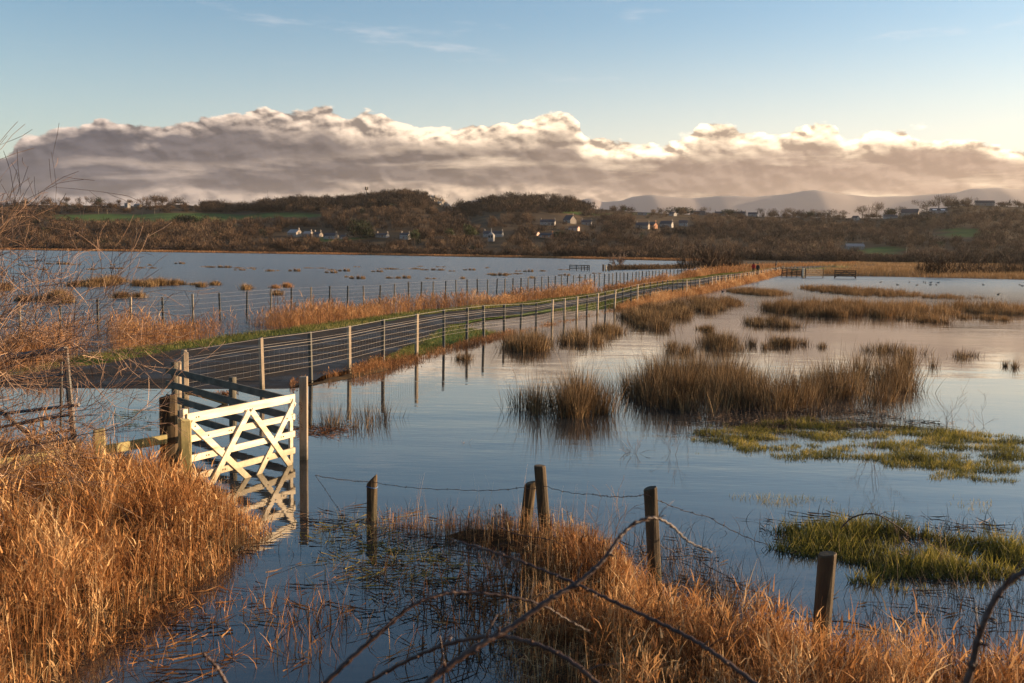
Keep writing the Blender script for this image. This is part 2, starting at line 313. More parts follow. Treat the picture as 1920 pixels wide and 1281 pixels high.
# two sheets of water that meet under the causeway
mid = [(float(sL(y)+sR(y))/2, y) for y in list(range(26, 300, 6))]
lag = [(-9000, 26)]+mid+[(240, 600), (240, 900), (-9000, 900)]
fld = [(-9000, -80), (9000, -80), (9000, 900), (240, 900), (240, 600)]+mid[::-1]+[(-9000, 26)]
def _poly_sheet(name, P, mat):
    bm = bmesh.new(); vs = [bm.verts.new((p[0], p[1], 0)) for p in P]; f = bm.faces.new(vs); bmesh.ops.triangulate(bm, faces=[f])
    for f in bm.faces:
        if f.normal.z < 0: f.normal_flip()
    me = bpy.data.meshes.new(name); bm.to_mesh(me); me.materials.append(mat); return tag(link(name, me), kind='structure')
rows = [(y, float(sL(y)+sR(y))/2) for y in range(26, 300, 6)]+[(420, 130.), (600, 240.), (900, 240.)]
for nm, x0, key in (('lagoon_water', -9000., 'lagoon'), ('flood_water', 9000., 'water')):
    rr = rows if nm == 'lagoon_water' else [(-80, -9000.), (25.9, -9000.), (26, rows[0][1])]+rows[1:]
    V = [(x, y, 0) for y, x in rr]+[(x0, y, 0) for y, x in rr]; n = len(rr)
    F = [(i, i+1, n+i+1, n+i) if x0 < 0 else (i, n+i, n+i+1, i+1) for i in range(n-1)]
    tag(ob(nm, V, F, MT[key]), kind='structure')
# far snowy mountains
MP = np.array([(300, 400), (700, 398), (840, 392), (870, 380), (900, 374), (960, 385), (1030, 392), (1070, 384), (1088, 374), (1104, 372), (1125, 380), (1160, 377), (1175, 371), (1215, 366), (1250, 370), (1290, 374), (1340, 369), (1400, 371), (1440, 368), (1490, 360), (1515, 357), (1560, 364), (1610, 370), (1680, 370), (1740, 366), (1780, 362), (1806, 355), (1850, 354), (1890, 358), (1920, 358), (2050, 352), (2300, 365), (2700, 380)], float)
px = np.arange(250, 2600, 8.); ds_ = np.linspace(7200, 11500, 30); VV = []
for D in ds_:
    q = (D-7200)/4300; prof = math.sin(min(q/.42, 1)*math.pi/2)**1.3 if q < .42 else 1-(q-.42)*1.2
    X = (px-960)/FP*9000*(D/9000)**.5; top = 3.4+(YH0+SL*(px-960)-np.interp(px, MP[:, 0], MP[:, 1]))/FP*9000
    z = top*prof+(20*vnoise(X, X*0+D, 900, 1)+36*vnoise(X, X*0+D, 380, 2)+36*vnoise(X, X*0+D, 160, 3))*prof*(.2+abs(q-.42))*1.5
    VV.append(np.stack([X, X*0+D, z-4], -1))
VV = np.array(VV); a, b, _ = VV.shape; ii = np.arange(a*b).reshape(a, b)
snow = solid('snow_and_rock', [(.22, .19, .18), (.25, .215, .205), (.29, .25, .24)], .0012, .9, (1, .5, 2), detail=8)
tag(ob('mountains', VV.reshape(-1, 3), np.stack([ii[:-1, :-1], ii[:-1, 1:], ii[1:, 1:], ii[1:, :-1]], -1).reshape(-1, 4), snow, smooth=True), kind='structure')
HAZE = 1/45000; SKYS = .080; SUNE = 5.; EXPO = 1.45
# ---------------------------------------------------------------- vegetation generators
def blades(P, H, az, lean, W, segs=3, curl=1.7, tip=.12, phi=None):
    """N curved tapering strips; P (N,3) roots, lean = horizontal reach / length"""
    P = np.asarray(P, float); N_ = len(P); H = np.broadcast_to(H, N_); W = np.broadcast_to(W, N_); lean = np.broadcast_to(lean, N_)
    if phi is None: phi = rng.uniform(0, math.pi, N_)
    t = np.linspace(0, 1, segs+1); hx = lean[:, None]*H[:, None]*t**curl
    zz = H[:, None]*(t*np.sqrt(np.clip(1-lean[:, None]**2*.55, .05, 1))-np.clip(lean[:, None]-.55, 0, 2)*t**3*.8)
    C = np.stack([P[:, 0, None]+np.cos(az)[:, None]*hx, P[:, 1, None]+np.sin(az)[:, None]*hx, P[:, 2, None]+zz], -1)
    w = (W[:, None]*(1-(1-tip)*t**1.5))/2; sx = np.cos(phi)[:, None]*w; sy = np.sin(phi)[:, None]*w
    A = C.copy(); A[..., 0] += sx; A[..., 1] += sy; B = C.copy(); B[..., 0] -= sx; B[..., 1] -= sy
    V = np.stack([A, B], 2).reshape(-1, 3); k = (segs+1)*2; base = (np.arange(N_)*k)[:, None]; s = np.arange(segs)*2
    F = np.stack([base+s, base+s+1, base+s+3, base+s+2], -1).reshape(-1, 4)
    return V, F, k
class VM:
    def __init__(s): s.V = []; s.F = []; s.R = []; s.n = 0
    def add(s, V, F, R): s.V.append(V); s.F.append(F+s.n); s.R.append(R); s.n += len(V)
    def bl(s, P, H, az, lean, W, R, **k):
        if len(P) == 0: return
        V, F, kk = blades(P, H, az, lean, W, **k); s.add(V, F, np.repeat(np.broadcast_to(R, len(P)), kk))
    def get(s): return np.concatenate(s.V), np.concatenate(s.F), np.clip(np.concatenate(s.R), 0, 1)
    def build(s, name, mat, parent=None, loc=None):
        V, F, R = s.get()
        if loc is not None: V = V-np.asarray(loc, float)
        return ob(name, V, F, mat, parent, R, loc=loc)
U = rng.uniform
def reeds(vm, P, h, w, lv=2, lean=.18, wind=.12, rbase=.5, head=.5, segs=3):
    """upright dead grass with arching dry leaves and feathery heads"""
    n = len(P); w = np.broadcast_to(w, n); az = U(0, 6.283, n); H = h*rng.normal(1, .2, n).clip(.45, 1.5); le = np.abs(rng.normal(0, lean, n))
    R = (rbase+rng.normal(0, .16, n)).clip(0, 1); vm.bl(P, H, az, le, w*.75, R, segs=segs)
    for k in range(lv):
        f = U(.1, .8, n); Q = P.copy(); Q[:, 2] += H*f*.95; Q[:, 0] += np.cos(az)*le*H*f**1.7; Q[:, 1] += np.sin(az)*le*H*f**1.7
        a2 = U(0, 6.283, n); vm.bl(Q, H*U(.25, .55, n), a2, U(.35, 1.0, n), w*U(.8, 1.7, n), (R+rng.normal(.05, .13, n)), segs=segs, curl=1.3)
    if head:
        m = U(0, 1, n) < head; Q = P[m].copy(); Hm = H[m]; Q[:, 0] += np.cos(az[m])*le[m]*Hm*.86; Q[:, 1] += np.sin(az[m])*le[m]*Hm*.86; Q[:, 2] += Hm*.9
        vm.bl(Q, Hm*U(.16, .28, m.sum()), az[m]+rng.normal(0, .4, m.sum()), U(.3, .9, m.sum()), w[m]*U(1.8, 3.2, m.sum()), R[m]+.08, segs=2, tip=.2)
def rejpoly(P, n, inset=0., z=None):
    P = np.array(P); lo = P.min(0); hi = P.max(0); out = []
    m = 0
    while m < n:
        q = rng.uniform(lo, hi, (n*2, 2)); q = q[pdist(q[:, 0], q[:, 1], P) < -inset]; out.append(q); m += len(q)
    q = np.concatenate(out)[:n]; zz = np.maximum(G(q[:, 0], q[:, 1]), -.15) if z is None else np.full(n, z)
    return np.column_stack([q, zz])
def rush_clump(polys, h, dens, wid, seeds=None, lean=.38, mat='rush', R0=.45, name='rush_clump', clmp=.35):
    """tussocks: stems fanning out from many root points inside world ellipses (cx,cy,rx,ry)"""
    vm = VM(); c0 = np.array([polys[0][0], polys[0][1], 0])
    for cx, cy, rx, ry in polys:
        area = math.pi*rx*ry; k = max(1, int(area*(seeds or 2.2))); a = U(0, 6.283, k); rr = np.sqrt(U(0, 1, k)); sx = cx+rx*rr*np.cos(a); sy = cy+ry*rr*np.sin(a)
        sc = (1-.35*rr**3)*U(.7, 1.15, k); per = max(12, int(dens*area/k))
        for i in range(k):
            n = per; b = U(0, 6.283, n); d = np.abs(rng.normal(0, clmp, n))*min(1, rx*1.2); P = np.column_stack([sx[i]+np.cos(b)*d, sy[i]+np.sin(b)*d, np.full(n, -.1)])
            H = (h*sc[i]+.1)*rng.normal(1, .2, n).clip(.35, 1.5)*np.where(U(0, 1, n) < .06, 1.35, 1); le = np.abs(rng.normal(0, lean, n))+d/clmp*.10
            bb = b+rng.normal(0, .5, n); vm.bl(P, H, bb, le.clip(0, 1.1), wid, R0+rng.normal(0, .24, n)+U(-.12, .12), segs=3, curl=1.4)
    return vm.build(name, MT[mat], loc=c0)
# ---------------------------------------------------------------- causeway: reeds, verges
vm = VM()
yy = U(24, 175, 26000)**1.0; yy = 24+(175-24)*U(0, 1, 30000)**1.9
off = -1.5-2.9*U(0, 1, len(yy))**.8; xx = sL(yy)+off
gap = vnoise(xx, yy, 2.6, 11)+.6*vnoise(xx, yy, 7, 12); k = gap > -.20; xx, yy = xx[k], yy[k]; off = off[k]
P = np.column_stack([xx, yy, np.maximum(G(xx, yy), -.2)])
wv = np.clip(yy/40*.010, .009, .045)
hh = (.78+.7*vnoise(xx, yy, 3.5, 13)+.3*vnoise(xx, yy, .9, 15))*(1-.35*(yy < 40)*0)
reeds(vm, P, hh, np.clip(yy/40*.010, .009, .045), lv=2, rbase=.43+.5*vnoise(xx, yy, 6, 14), head=.6, segs=2)
tag(vm.build('reed_belt', MT['reedfar']), 'long belt of russet dead reeds between the asphalt path and the left lagoon', 'reeds', kind='stuff')
# scrubby far continuation
vm = VM(); yy = U(150, 420, 16000); xx = sL(yy)+U(-16, -1.5, len(yy))*U(.2, 1, len(yy)); k = xx > .175*yy-1; xx, yy = xx[k], yy[k]
reeds(vm, np.column_stack([xx, yy, G(xx, yy)]), U(.6, 1.1, len(xx)), .06, lv=1, rbase=.4, head=.3, segs=2)
tag(vm.build('rough_grass', MT['reedfar']), 'rough brown grass left of the far end of the path', 'grass', kind='stuff')
def verge(y0, y1, n, fa, fb, h, w, mat, nm, lab, R=.5, lv=1):
    vm = VM(); yy = y0+(y1-y0)*U(0, 1, n)**1.6; q = U(0, 1, n); A, B = fa(yy), fb(yy); xx = A+(B-A)*q
    k = (B-A > .1); xx, yy = xx[k], yy[k]
    z = G(xx, yy); k = z > -.06; xx, yy, z = xx[k], yy[k], z[k]
    ww = np.clip(w*yy/35, w*.7, w*3.5)
    vm.bl(np.column_stack([xx, yy, z-.01]), h*rng.normal(1, .3, len(xx)).clip(.3, 2)*(1+.9*vnoise(xx, yy, 1.2, 4)), U(0, 6.28, len(xx)), U(.2, .8, len(xx)), ww, R+rng.normal(0, .17, len(xx))+.5*vnoise(xx, yy, 2., 6), segs=2)
    return tag(vm.build(nm, MT[mat]), lab, 'grass', kind='stuff')
verge(23, 200, 52000, lambda y: sL(y)-1.9+.5*vnoise(y*0, y, 1.5, 3), lambda y: sL(y)+.12+.25*vnoise(y*0, y, .8, 5), .11, .014, 'verge', 'left_verge', 'bright green grass verge along the lagoon side of the path')
verge(29, 190, 42000, lambda y: sR(y)-.1+.3*vnoise(y*0, y, .8, 7), lambda y: sF(y)-.15, .10, .014, 'verge', 'right_verge', 'green grass verge between the path and the netting fence', .45)
# straw fringe under the stock fence
vm = VM(); n = 26000; yy = 23+(200-23)*U(0, 1, n)**1.7; xx = sF(yy)+rng.normal(.12, .2+.2*st(50, 80, yy), n); z = G(xx, yy)
k = (vnoise(xx, yy, 1.7, 21)+.5*vnoise(xx, yy, .5, 23) > -.22) | (yy > 62); xx, yy, z = xx[k], yy[k], z[k]
far = st(55, 80, yy); hh = .15+.33*far+.2*np.clip(vnoise(xx, yy, 2.2, 22), -.2, 1)
reeds(vm, np.column_stack([xx, yy, np.maximum(z, -.12)]), hh, np.clip(yy/40*.011, .009, .04), lv=1, rbase=.36+.20*far+.5*vnoise(xx, yy, 2, 2), head=.2, segs=2)
tag(vm.build('straw_fringe', MT['reedfar']), 'straw and brown grass fringe along the foot of the netting fence', 'grass', kind='stuff')
# ---------------------------------------------------------------- foreground banks
def mixed(vm, P0, n, h):
    """snapped, bent and fallen stems with dark wet litter among the standing grass"""
    P = rejpoly(P0, n); H = h*U(.4, 1.1, n); a = U(0, 6.28, n); le = U(0, .25, n); R = U(0, 1, n); vm.bl(P, H, a, le, .006, R, segs=2, curl=1., tip=.8)
    Q = P.copy(); Q[:, 0] += np.cos(a)*le*H; Q[:, 1] += np.sin(a)*le*H; Q[:, 2] += H*np.sqrt(1-le**2*.55)
    V, F, k = blades(Q, H*U(.3, .9, n), U(0, 6.28, n), np.full(n, 1.15), .006, segs=2, curl=1., tip=.3); V[:, 2] = 2*np.repeat(Q[:, 2], k)-V[:, 2]; vm.add(V, F, np.repeat(R, k))
    P = rejpoly(P0, n*2); P[:, 2] += U(.01, .12, len(P)); V, F, k = blades(P, U(.15, .5, len(P)), U(0, 6.28, len(P)), np.full(len(P), 1.1), .006, segs=3, curl=1.); z = np.repeat(P[:, 2], k); V[:, 2] = z+(V[:, 2]-z)*.2; vm.add(V, F, np.repeat(U(-.1, .7, len(P)), k))
vm = VM(); n = 15500; P = rejpoly(BANKL, n, -.05); dd = pdist(P[:, 0], P[:, 1], BANKL)
k = (vnoise(P[:, 0], P[:, 1], .33, 31)+.5*vnoise(P[:, 0], P[:, 1], .14, 35) > -.22); P = P[k]; dd = dd[k]
hh = (.26+.30*st(0, -1.1, dd))*(1+.5*vnoise(P[:, 0], P[:, 1], 1.1, 32)+.7*vnoise(P[:, 0], P[:, 1], .28, 36)); far = st(12.5, 14.5, P[:, 1]); hh = hh*(1-.2*far)
pxp = 960+FP*P[:, 0]/P[:, 1]; hh = hh*np.interp(pxp, [150, 330, 430, 540], [1, .85, .72, .6])
reeds(vm, P, hh, .0068, lv=3, lean=.16, rbase=.46+.35*vnoise(P[:, 0], P[:, 1], .8, 33)+.5*vnoise(P[:, 0], P[:, 1], .2, 37), head=.5)
mixed(vm, BANKL, 5200, .42)
tag(vm.build('golden_grass_bank', MT['reed']), 'dense golden dead grass filling the bottom left bank below the white gate', 'grass', kind='stuff')
vm = VM(); n = 13000; P = rejpoly(BANKR, n, -.05); dd = pdist(P[:, 0], P[:, 1], BANKR)
k = vnoise(P[:, 0], P[:, 1], .3, 41)+.5*vnoise(P[:, 0], P[:, 1], .13, 45) > -.10+.12*(P[:, 0]/P[:, 1] < .10); P = P[k]; dd = dd[k]
py = 474+HC*FP/P[:, 1]; hh = (.16+.20*st(0, -.8, dd))*(1+.5*vnoise(P[:, 0], P[:, 1], .9, 42)+.8*vnoise(P[:, 0], P[:, 1], .25, 46)); pxp = 960+FP*P[:, 0]/P[:, 1]; hh = hh*np.interp(pxp, [700, 860, 1000, 1200], [.5, .6, .8, 1.1])
reeds(vm, P, hh, .0062, lv=3, lean=.2, rbase=.50+.35*vnoise(P[:, 0], P[:, 1], .7, 43)+.5*vnoise(P[:, 0], P[:, 1], .2, 47)-.28*(pxp < 1150), head=.4)
mixed(vm, BANKR, 6000, .3)
tag(vm.build('amber_grass_bank', MT['reed']), 'amber dead grass across the bottom right behind the bramble arches', 'grass', kind='stuff')
vm = VM(); P = np.concatenate([rejpoly(BANKL, 3000), rejpoly(BANKR, 2600)]); n = len(P); vm.bl(P, U(.15, .5, n), U(0, 6.28, n), U(.0, .6, n), .006, U(-.1, .7, n), segs=2)
tag(vm.build('undergrowth', MT['rush']), 'dark brown and grey dead stems mixed through the foreground grass', 'grass', kind='stuff')
# tall straw stalks standing out of the tongue of grass, and litter floating around it
vm = VM(); n = 420; P = rejpoly(BANKR, n); vm.bl(P, U(.35, .8, n), U(0, 6.28, n), U(.02, .25, n), .004, U(.6, 1, n), segs=3)
n = 260; P = rejpoly(BANKL, n); vm.bl(P, U(.7, 1.15, n), U(0, 6.28, n), U(.02, .2, n), .005, U(.6, 1, n), segs=3)
tag(vm.build('tall_straw', MT['reed']), 'single tall pale straws standing above the foreground grass', 'grass', kind='stuff')
def debris(polypx, n, name, lab, mat, hr=(.05, .35), w=.006, R=(.1, .9), tang=.5, cl=10):
    P0 = world_pts(polypx); vm = VM(); c = rejpoly(P0, cl, z=0); i = rng.integers(0, cl, n); sp = .22
    P = c[i]+np.column_stack([rng.normal(0, sp*1.3, n), rng.normal(0, sp, n), np.full(n, -.02)])
    m = U(0, 1, n) < tang
    vm.bl(P[m], U(*hr, m.sum()), U(0, 6.28, m.sum()), U(.1, 1., m.sum()), w, U(*R, m.sum()), segs=3)
    Q = P[~m]; Q[:, 2] = .006; k = len(Q); V, F, kk = blades(Q, U(.1, .45, k), U(0, 6.28, k), np.full(k, 1.3), w*.9, segs=4, curl=1.); V[:, 2] = np.abs((V[:, 2]-.006)*.12)+.005+U(0, .02, len(V))
    vm.add(V, F, np.repeat(U(R[0], R[1], k), kk))
    return tag(vm.build(name, MT[mat]), lab, 'plant debris', kind='stuff')
debris([(560, 930), (700, 960), (820, 1010), (900, 1090), (880, 1200), (800, 1180), (640, 1130), (570, 1010)], 520, 'floating_debris', 'tangle of dead stems and leaves floating round the leftmost round post', 'stem', cl=34)
debris([(600, 960), (700, 1000), (830, 1060), (850, 1130), (700, 1130), (640, 1050)], 420, 'green_debris', 'thin green and amber blades poking through the dark water below the leftmost round post', 'green', (.05, .22), .006, (.4, 1), .7, 14)
debris([(500, 1110), (640, 1110), (650, 1230), (500, 1250)], 240, 'amber_stalks', 'broken amber stalks poking out of the dark water left of the bramble arch', 'reed', (.08, .34), .009, (.2, .8), .9, 6)
debris([(200, 1150), (420, 1090), (470, 1180), (330, 1281), (200, 1281)], 420, 'bank_edge_litter', 'sparse broken stalks in the water off the edge of the golden bank', 'reed', (.06, .3), .008, (.1, .7), .7, 16)
debris([(900, 1040), (980, 1090), (950, 1230), (860, 1281), (840, 1130)], 600, 'russet_leaves', 'russet leaves and stems in dark water at the left edge of the amber grass', 'reed', (.08, .4), .012, (0, .55), .75, 16)
debris([(1200, 1000), (1300, 1060), (1480, 1190), (1380, 1170), (1230, 1100)], 1000, 'brown_weeds', 'dark brown weed stems tangled behind the leaning post', 'stem', (.15, .55), .005, (0, 1), .85, 26)
debris([(1560, 1130), (1900, 1110), (1900, 1260), (1600, 1240)], 620, 'sparse_weeds', 'sparse weeds and seed stems in the water at the bottom right', 'stem', (.15, .5), .005, (0, 1), .9, 16)
debris([(180, 770), (290, 775), (290, 810), (190, 815)], 240, 'flooded_grass', 'thin dark grass tips showing in the calm water left of the big gate post', 'verge', (.04, .14), .008, (.0, .5), .9, 9)
debris([(570, 805), (625, 800), (625, 812), (570, 815)], 260, 'reddish_litter', 'reddish plant litter floating just right of the white gate', 'reed', (.03, .12), .009, (0, .4), .6, 6)
# ---------------------------------------------------------------- green patches on the right
def green_patch(polypx, n, name, lab, h, w, cover=.0, R=.5, mat='green'):
    P0 = world_pts(polypx); P = rejpoly(P0, n, z=-.02)
    v = .45*vnoise(P[:, 0], P[:, 1], .13, 54)+vnoise(P[:, 0]*.6, P[:, 1], .33, 51)+.5*vnoise(P[:, 0], P[:, 1], 1.6, 52)-st(-.5, .1, pdist(P[:, 0], P[:, 1], P0))*.4; P = P[v > cover]; v = v[v > cover]; n = len(P); vm = VM()
    vm.bl(P, h*(1+1.7*v)*rng.normal(1, .38, n).clip(.3, 2.2), U(0, 6.28, n), U(.2, 1.0, n), w, R+rng.normal(0, .18, n)+.5*vnoise(P[:, 0], P[:, 1], .6, 53), segs=2, curl=1.4)
    return tag(vm.build(name, MT[mat]), lab, 'grass', kind='stuff')
green_patch([(1290, 800), (1500, 785), (1700, 800), (1940, 820), (1940, 915), (1800, 905), (1600, 885), (1430, 872), (1300, 850)], 60000, 'flooded_turf', 'wide mat of yellow green flooded grass in the right middle water', .06, .010, -.10, .5)
green_patch([(1440, 1000), (1520, 985), (1640, 975), (1760, 985), (1900, 1010), (1960, 1040), (1940, 1085), (1840, 1105), (1700, 1110), (1600, 1095), (1530, 1050), (1440, 1030)], 15000, 'green_tussock', 'lush green and yellow grass tussock just behind the rightmost round post', .135, .012, -.22, .5)
green_patch([(1360, 930), (1560, 925), (1640, 950), (1380, 955)], 800, 'thin_grass_tips', 'thin pale grass tips in the open water between the two green patches', .05, .006, .02, .8)
green_patch([(1700, 935), (1920, 920), (1920, 985), (1760, 975)], 900, 'pale_grass_tips', 'scattered pale grass tips near the right edge behind the green tussock', .05, .007, .08, .7)
debris([(1300, 770), (1500, 765), (1700, 775), (1760, 800), (1500, 815), (1300, 825)], 2300, 'weedy_stalks', 'thin dark weed stalks rising from the flooded grass below the big rush island', 'stem', (.12, .55), .005, (.0, 1), .8, 46)
debris([(1430, 985), (1560, 965), (1800, 975), (1900, 1000), (1800, 1040), (1500, 1030)], 500, 'dock_stems', 'dark stems and reddish leaves standing in the lush green tussock', 'stem', (.1, .3), .007, (0, .8), .8, 14)
# ---------------------------------------------------------------- rush islands, right-hand flood
def ell(x0, x1, yf, yb):
    a = at((x0+x1)/2, yf); b = at((x0+x1)/2, yb); cy = (a[1]+b[1])/2; s = cy/FP
    return (((x0+x1)/2-960)*s, cy, max((x1-x0)/2*s, .15), max((b[1]-a[1])/2, .15))
RUSH = [  # label, ellipses in plan (from the photo), height, density, width
 ('large dark brown rush island, the widest in the right flood', [(1170, 1400, 772, 722), (1340, 1535, 778, 722), (1200, 1420, 722, 700)], .82, 420, .011),
 ('second large brown rush island adjoining the widest one on its right', [(1520, 1650, 758, 715), (1610, 1705, 735, 700)], .78, 420, .011),
 ('dark spiky rush clump left of the widest rush island', [(960, 1090, 792, 758), (1040, 1150, 790, 742), (1010, 1120, 790, 750)], .80, 330, .010),
 ('sparse thin rush clump in open water right of the white gate', [(610, 745, 806, 770)], .42, 190, .009),
 ('small rush tuft beside the netting fence where the bank bends', [(850, 888, 684, 672)], .34, 420, .012),
 ('dense arching rush tussock against the fence by the puddle on the path', [(945, 1030, 662, 640)], .62, 520, .014),
 ('olive rush tussock standing at the foot of the first pale fence posts past the puddle', [(1055, 1125, 650, 634)], .55, 420, .014),
 ('rounded rush tussock in the bay between two fence-side clumps', [(1108, 1165, 632, 618)], .5, 420, .014),
 ('broad rush bed hugging the fence in the middle distance', [(1172, 1243, 618, 590), (1200, 1300, 597, 580), (1270, 1345, 585, 570)], .62, 230, .018),
 ('rush fringe stretching along the far part of the fence', [(1290, 1380, 574, 562), (1370, 1470, 555, 545)], .5, 130, .022),
 ('round rush tussock behind the widest rush island', [(1312, 1398, 657, 640)], .50, 430, .014),
 ('pair of low rush tussocks right of the round one', [(1442, 1480, 652, 640), (1475, 1520, 652, 643)], .4, 400, .014),
 ('ragged rush tuft above the left end of the widest rush island', [(1238, 1300, 664, 650)], .38, 300, .013),
 ('short thin rush tuft between the round tussock and the low pair', [(1405, 1440, 655, 645)], .34, 300, .013),
 ('dark low rush patch in the channel nearer than the long rush band', [(1400, 1490, 614, 602)], .42, 230, .018),
 ('small rush tuft left of the dark low patch', [(1306, 1350, 625, 617)], .3, 260, .018),
 ('long rush band across the right flood, left half', [(1440, 1560, 596, 575), (1540, 1680, 596, 573)], .72, 130, .024),
 ('long rush band across the right flood, right half reaching the frame edge', [(1660, 1790, 592, 578), (1770, 1935, 590, 577)], .66, 110, .024),
 ('flat rush patch in front of the right half of the long band', [(1692, 1780, 605, 596)], .42, 160, .020),
 ('smaller flat rush patch right of it near the frame edge', [(1806, 1875, 602, 595)], .35, 160, .020),
 ('far rush band nearest the marsh, behind the long band', [(1525, 1640, 556, 541), (1620, 1710, 556, 548)], .6, 60, .03),
 ('thin low rush strip right of the far rush band', [(1710, 1850, 561, 556)], .35, 50, .03),
 ('ragged rush tuft behind the second large island', [(1625, 1740, 668, 655)], .34, 180, .013),
 ('dark rush tuft at the right tip of the second large island', [(1690, 1750, 692, 676)], .42, 300, .013),
 ('low rush tuft in open water right of the islands', [(1783, 1850, 673, 666)], .26, 260, .013),
 ('small upright rush tuft near the right frame edge', [(1884, 1912, 692, 680)], .28, 300, .012),
 ('tiny rush tuft behind the islands in open water', [(1540, 1576, 657, 650)], .22, 260, .013),
]
for lab, els, h, den, w in RUSH:
    o = rush_clump([ell(*e) for e in els], h*.88, den*.85, w, seeds=3.8 if w < .015 else 1.5, lean=.24, mat='marsh' if w > .019 else 'rush', R0=.42 if w > .019 else .48, clmp=.24)
    tag(o, lab, 'rushes', 'rush clumps standing in the right hand flood')
# lagoon tussocks
big = [('rounded rush tussock in the lagoon behind the leftmost fence bay', (110, 165, 568, 560), .8), ('upright rush tussock behind and above the leftmost fence bay', (136, 187, 541, 533), .62), ('highest rounded rush tussock left of centre in the lagoon', (184, 215, 535, 528), .62),
 ('low rush tussock touching the highest rounded one', (216, 248, 536, 531), .45), ('longest rush tussock in the lagoon', (266, 330, 539, 532), .6), ('low olive rush tussock just above the fence wire', (203, 258, 563, 557), .5), ('thin flat rush tussock right of the longest one', (335, 365, 536, 532), .3),
 ('pale rush tussock right of the thin flat one', (378, 404, 539, 534), .42), ('small rush tussock above the seventh lagoon post', (443, 466, 546, 541), .4), ('low dark rush tussock between two lagoon fence posts', (486, 514, 557, 552), .35), ('brown rush tussock above the bend of the lagoon fence', (518, 541, 543, 537), .45), ('dim rush tussock among hawthorn twigs at the left edge', (-10, 28, 548, 541), .5), ('second dim tussock low at the left edge', (30, 95, 569, 561), .5)]
for lab, e, h in big:
    tag(rush_clump([ell(*e)], h, 200, .028, seeds=.5, lean=.3, R0=.6, mat='reedfar' if 'brown' in lab else 'rush'), lab, 'rushes', 'rush tussocks in the left lagoon')
protos = [rush_clump([(0, 0, a, b)], h, 95, .05, seeds=.6, lean=.3, R0=.62) for a, b, h in ((1.6, .9, .42), (2.6, 1.1, .5), (1.0, .7, .38))]
far_t = [(642, 658, 520), (662, 680, 523), (690, 740, 505), (716, 744, 522), (750, 765, 522), (756, 784, 505), (792, 812, 523), (795, 830, 507), (856, 870, 523), (900, 945, 515), (925, 950, 517), (945, 975, 514), (962, 974, 509), (985, 998, 510), (1003, 1020, 509), (1040, 1062, 506), (1052, 1066, 517), (983, 1000, 522), (1104, 1122, 513), (700, 716, 510), (600, 625, 507), (560, 600, 503), (545, 560, 509), (488, 508, 509), (430, 470, 503), (395, 430, 502), (360, 396, 501), (250, 284, 503), (190, 228, 504), (150, 175, 506), (130, 148, 497), (92, 128, 496), (60, 84, 506), (30, 55, 498), (445, 455, 507), (469, 477, 506), (508, 520, 508), (617, 626, 512), (775, 790, 500), (812, 830, 501), (872, 890, 507), (905, 915, 503), (660, 672, 501), (640, 652, 509), (1075, 1090, 521), (838, 850, 509), (330, 345, 495), (272, 282, 498), (205, 214, 497)]
for i, (a, b, y) in enumerate(far_t):
    c = at((a+b)/2, y); s = c[1]/FP; k = i % 3
    if i < 3: o = protos[i]
    else: o = protos[k].copy(); COL.objects.link(o)
    o.location = (c[0], c[1], 0); wm = (1.6, 2.6, 1.0)[k]; sx = (b-a)/2*s/wm; o.scale = (max(sx*1.25, .35), max(.5, min(sx, 2.)), U(.45, .95)); o.rotation_euler.z = 0
    tag(o, 'small low rush tussock far out on the left lagoon', 'rushes', 'small tussocks scattered across the left lagoon')
# grass spit with the bare tree, and golden far shore
vm = VM(); a, b = at(1140, 506), at(1300, 503); n = 5000; t = U(0, 1, n); xx = a[0]+(b[0]-a[0])*t; yy = a[1]+(b[1]-a[1])*t+rng.normal(0, 2.5, n)
reeds(vm, np.column_stack([xx, yy, np.full(n, -.1)]), .9, .06, lv=1, rbase=.3, head=.3, segs=2)
tag(vm.build('grass_spit', MT['rush']), 'narrow spit of dark rough grass in the lagoon below the bare tree', 'grass', kind='stuff')
vm = VM(); n = 26000; pe = U(-150, 1330, n); ds0 = np.interp(pe, [0, 700, 1280, 1400], [742, 745, 570, 620]); yy = ds0+U(2, 26, n); xx = (pe-960)/FP*yy; z = G(xx, yy); k = z > -.2
reeds(vm, np.column_stack([xx, yy, z])[k], 1.0, .35, lv=1, rbase=.45+.3*vnoise(xx, yy, 20, 2)[k], head=0, segs=1)
tag(vm.build('shore_reeds', MT['reedfar']), 'thin golden line of reeds along the far shore of the lagoon', 'reeds', kind='stuff')
vm = VM(); n = 80000; yy = 168+(700-168)*U(0, 1, n)**1.8; pe = U(1290, 2100, n); xx = (pe-960)/FP*yy; z = G(xx, yy); nz = vnoise(xx, yy, 12, 61)+.6*vnoise(xx, yy, 40, 62)
k = (z > -.1) & (nz > -.5) & (xx > sL(yy)-30) & ~((xx > sL(yy)-.4) & (xx < sR(yy)+.6) & (yy < 300)); xx, yy, z, nz = xx[k], yy[k], z[k], nz[k]
vm.bl(np.column_stack([xx, yy, z-.05]), (.5+.5*np.clip(nz+.3, 0, 1))*rng.normal(1, .25, len(xx)).clip(.4, 1.8), U(0, 6.28, len(xx)), U(.1, .6, len(xx)), .07*yy/200, .55+.5*nz+rng.normal(0, .12, len(xx)), segs=2)
tag(vm.build('marsh_grass', MT['marsh']), 'tawny marsh grass plain between the right flood and the wood', 'grass', kind='stuff')
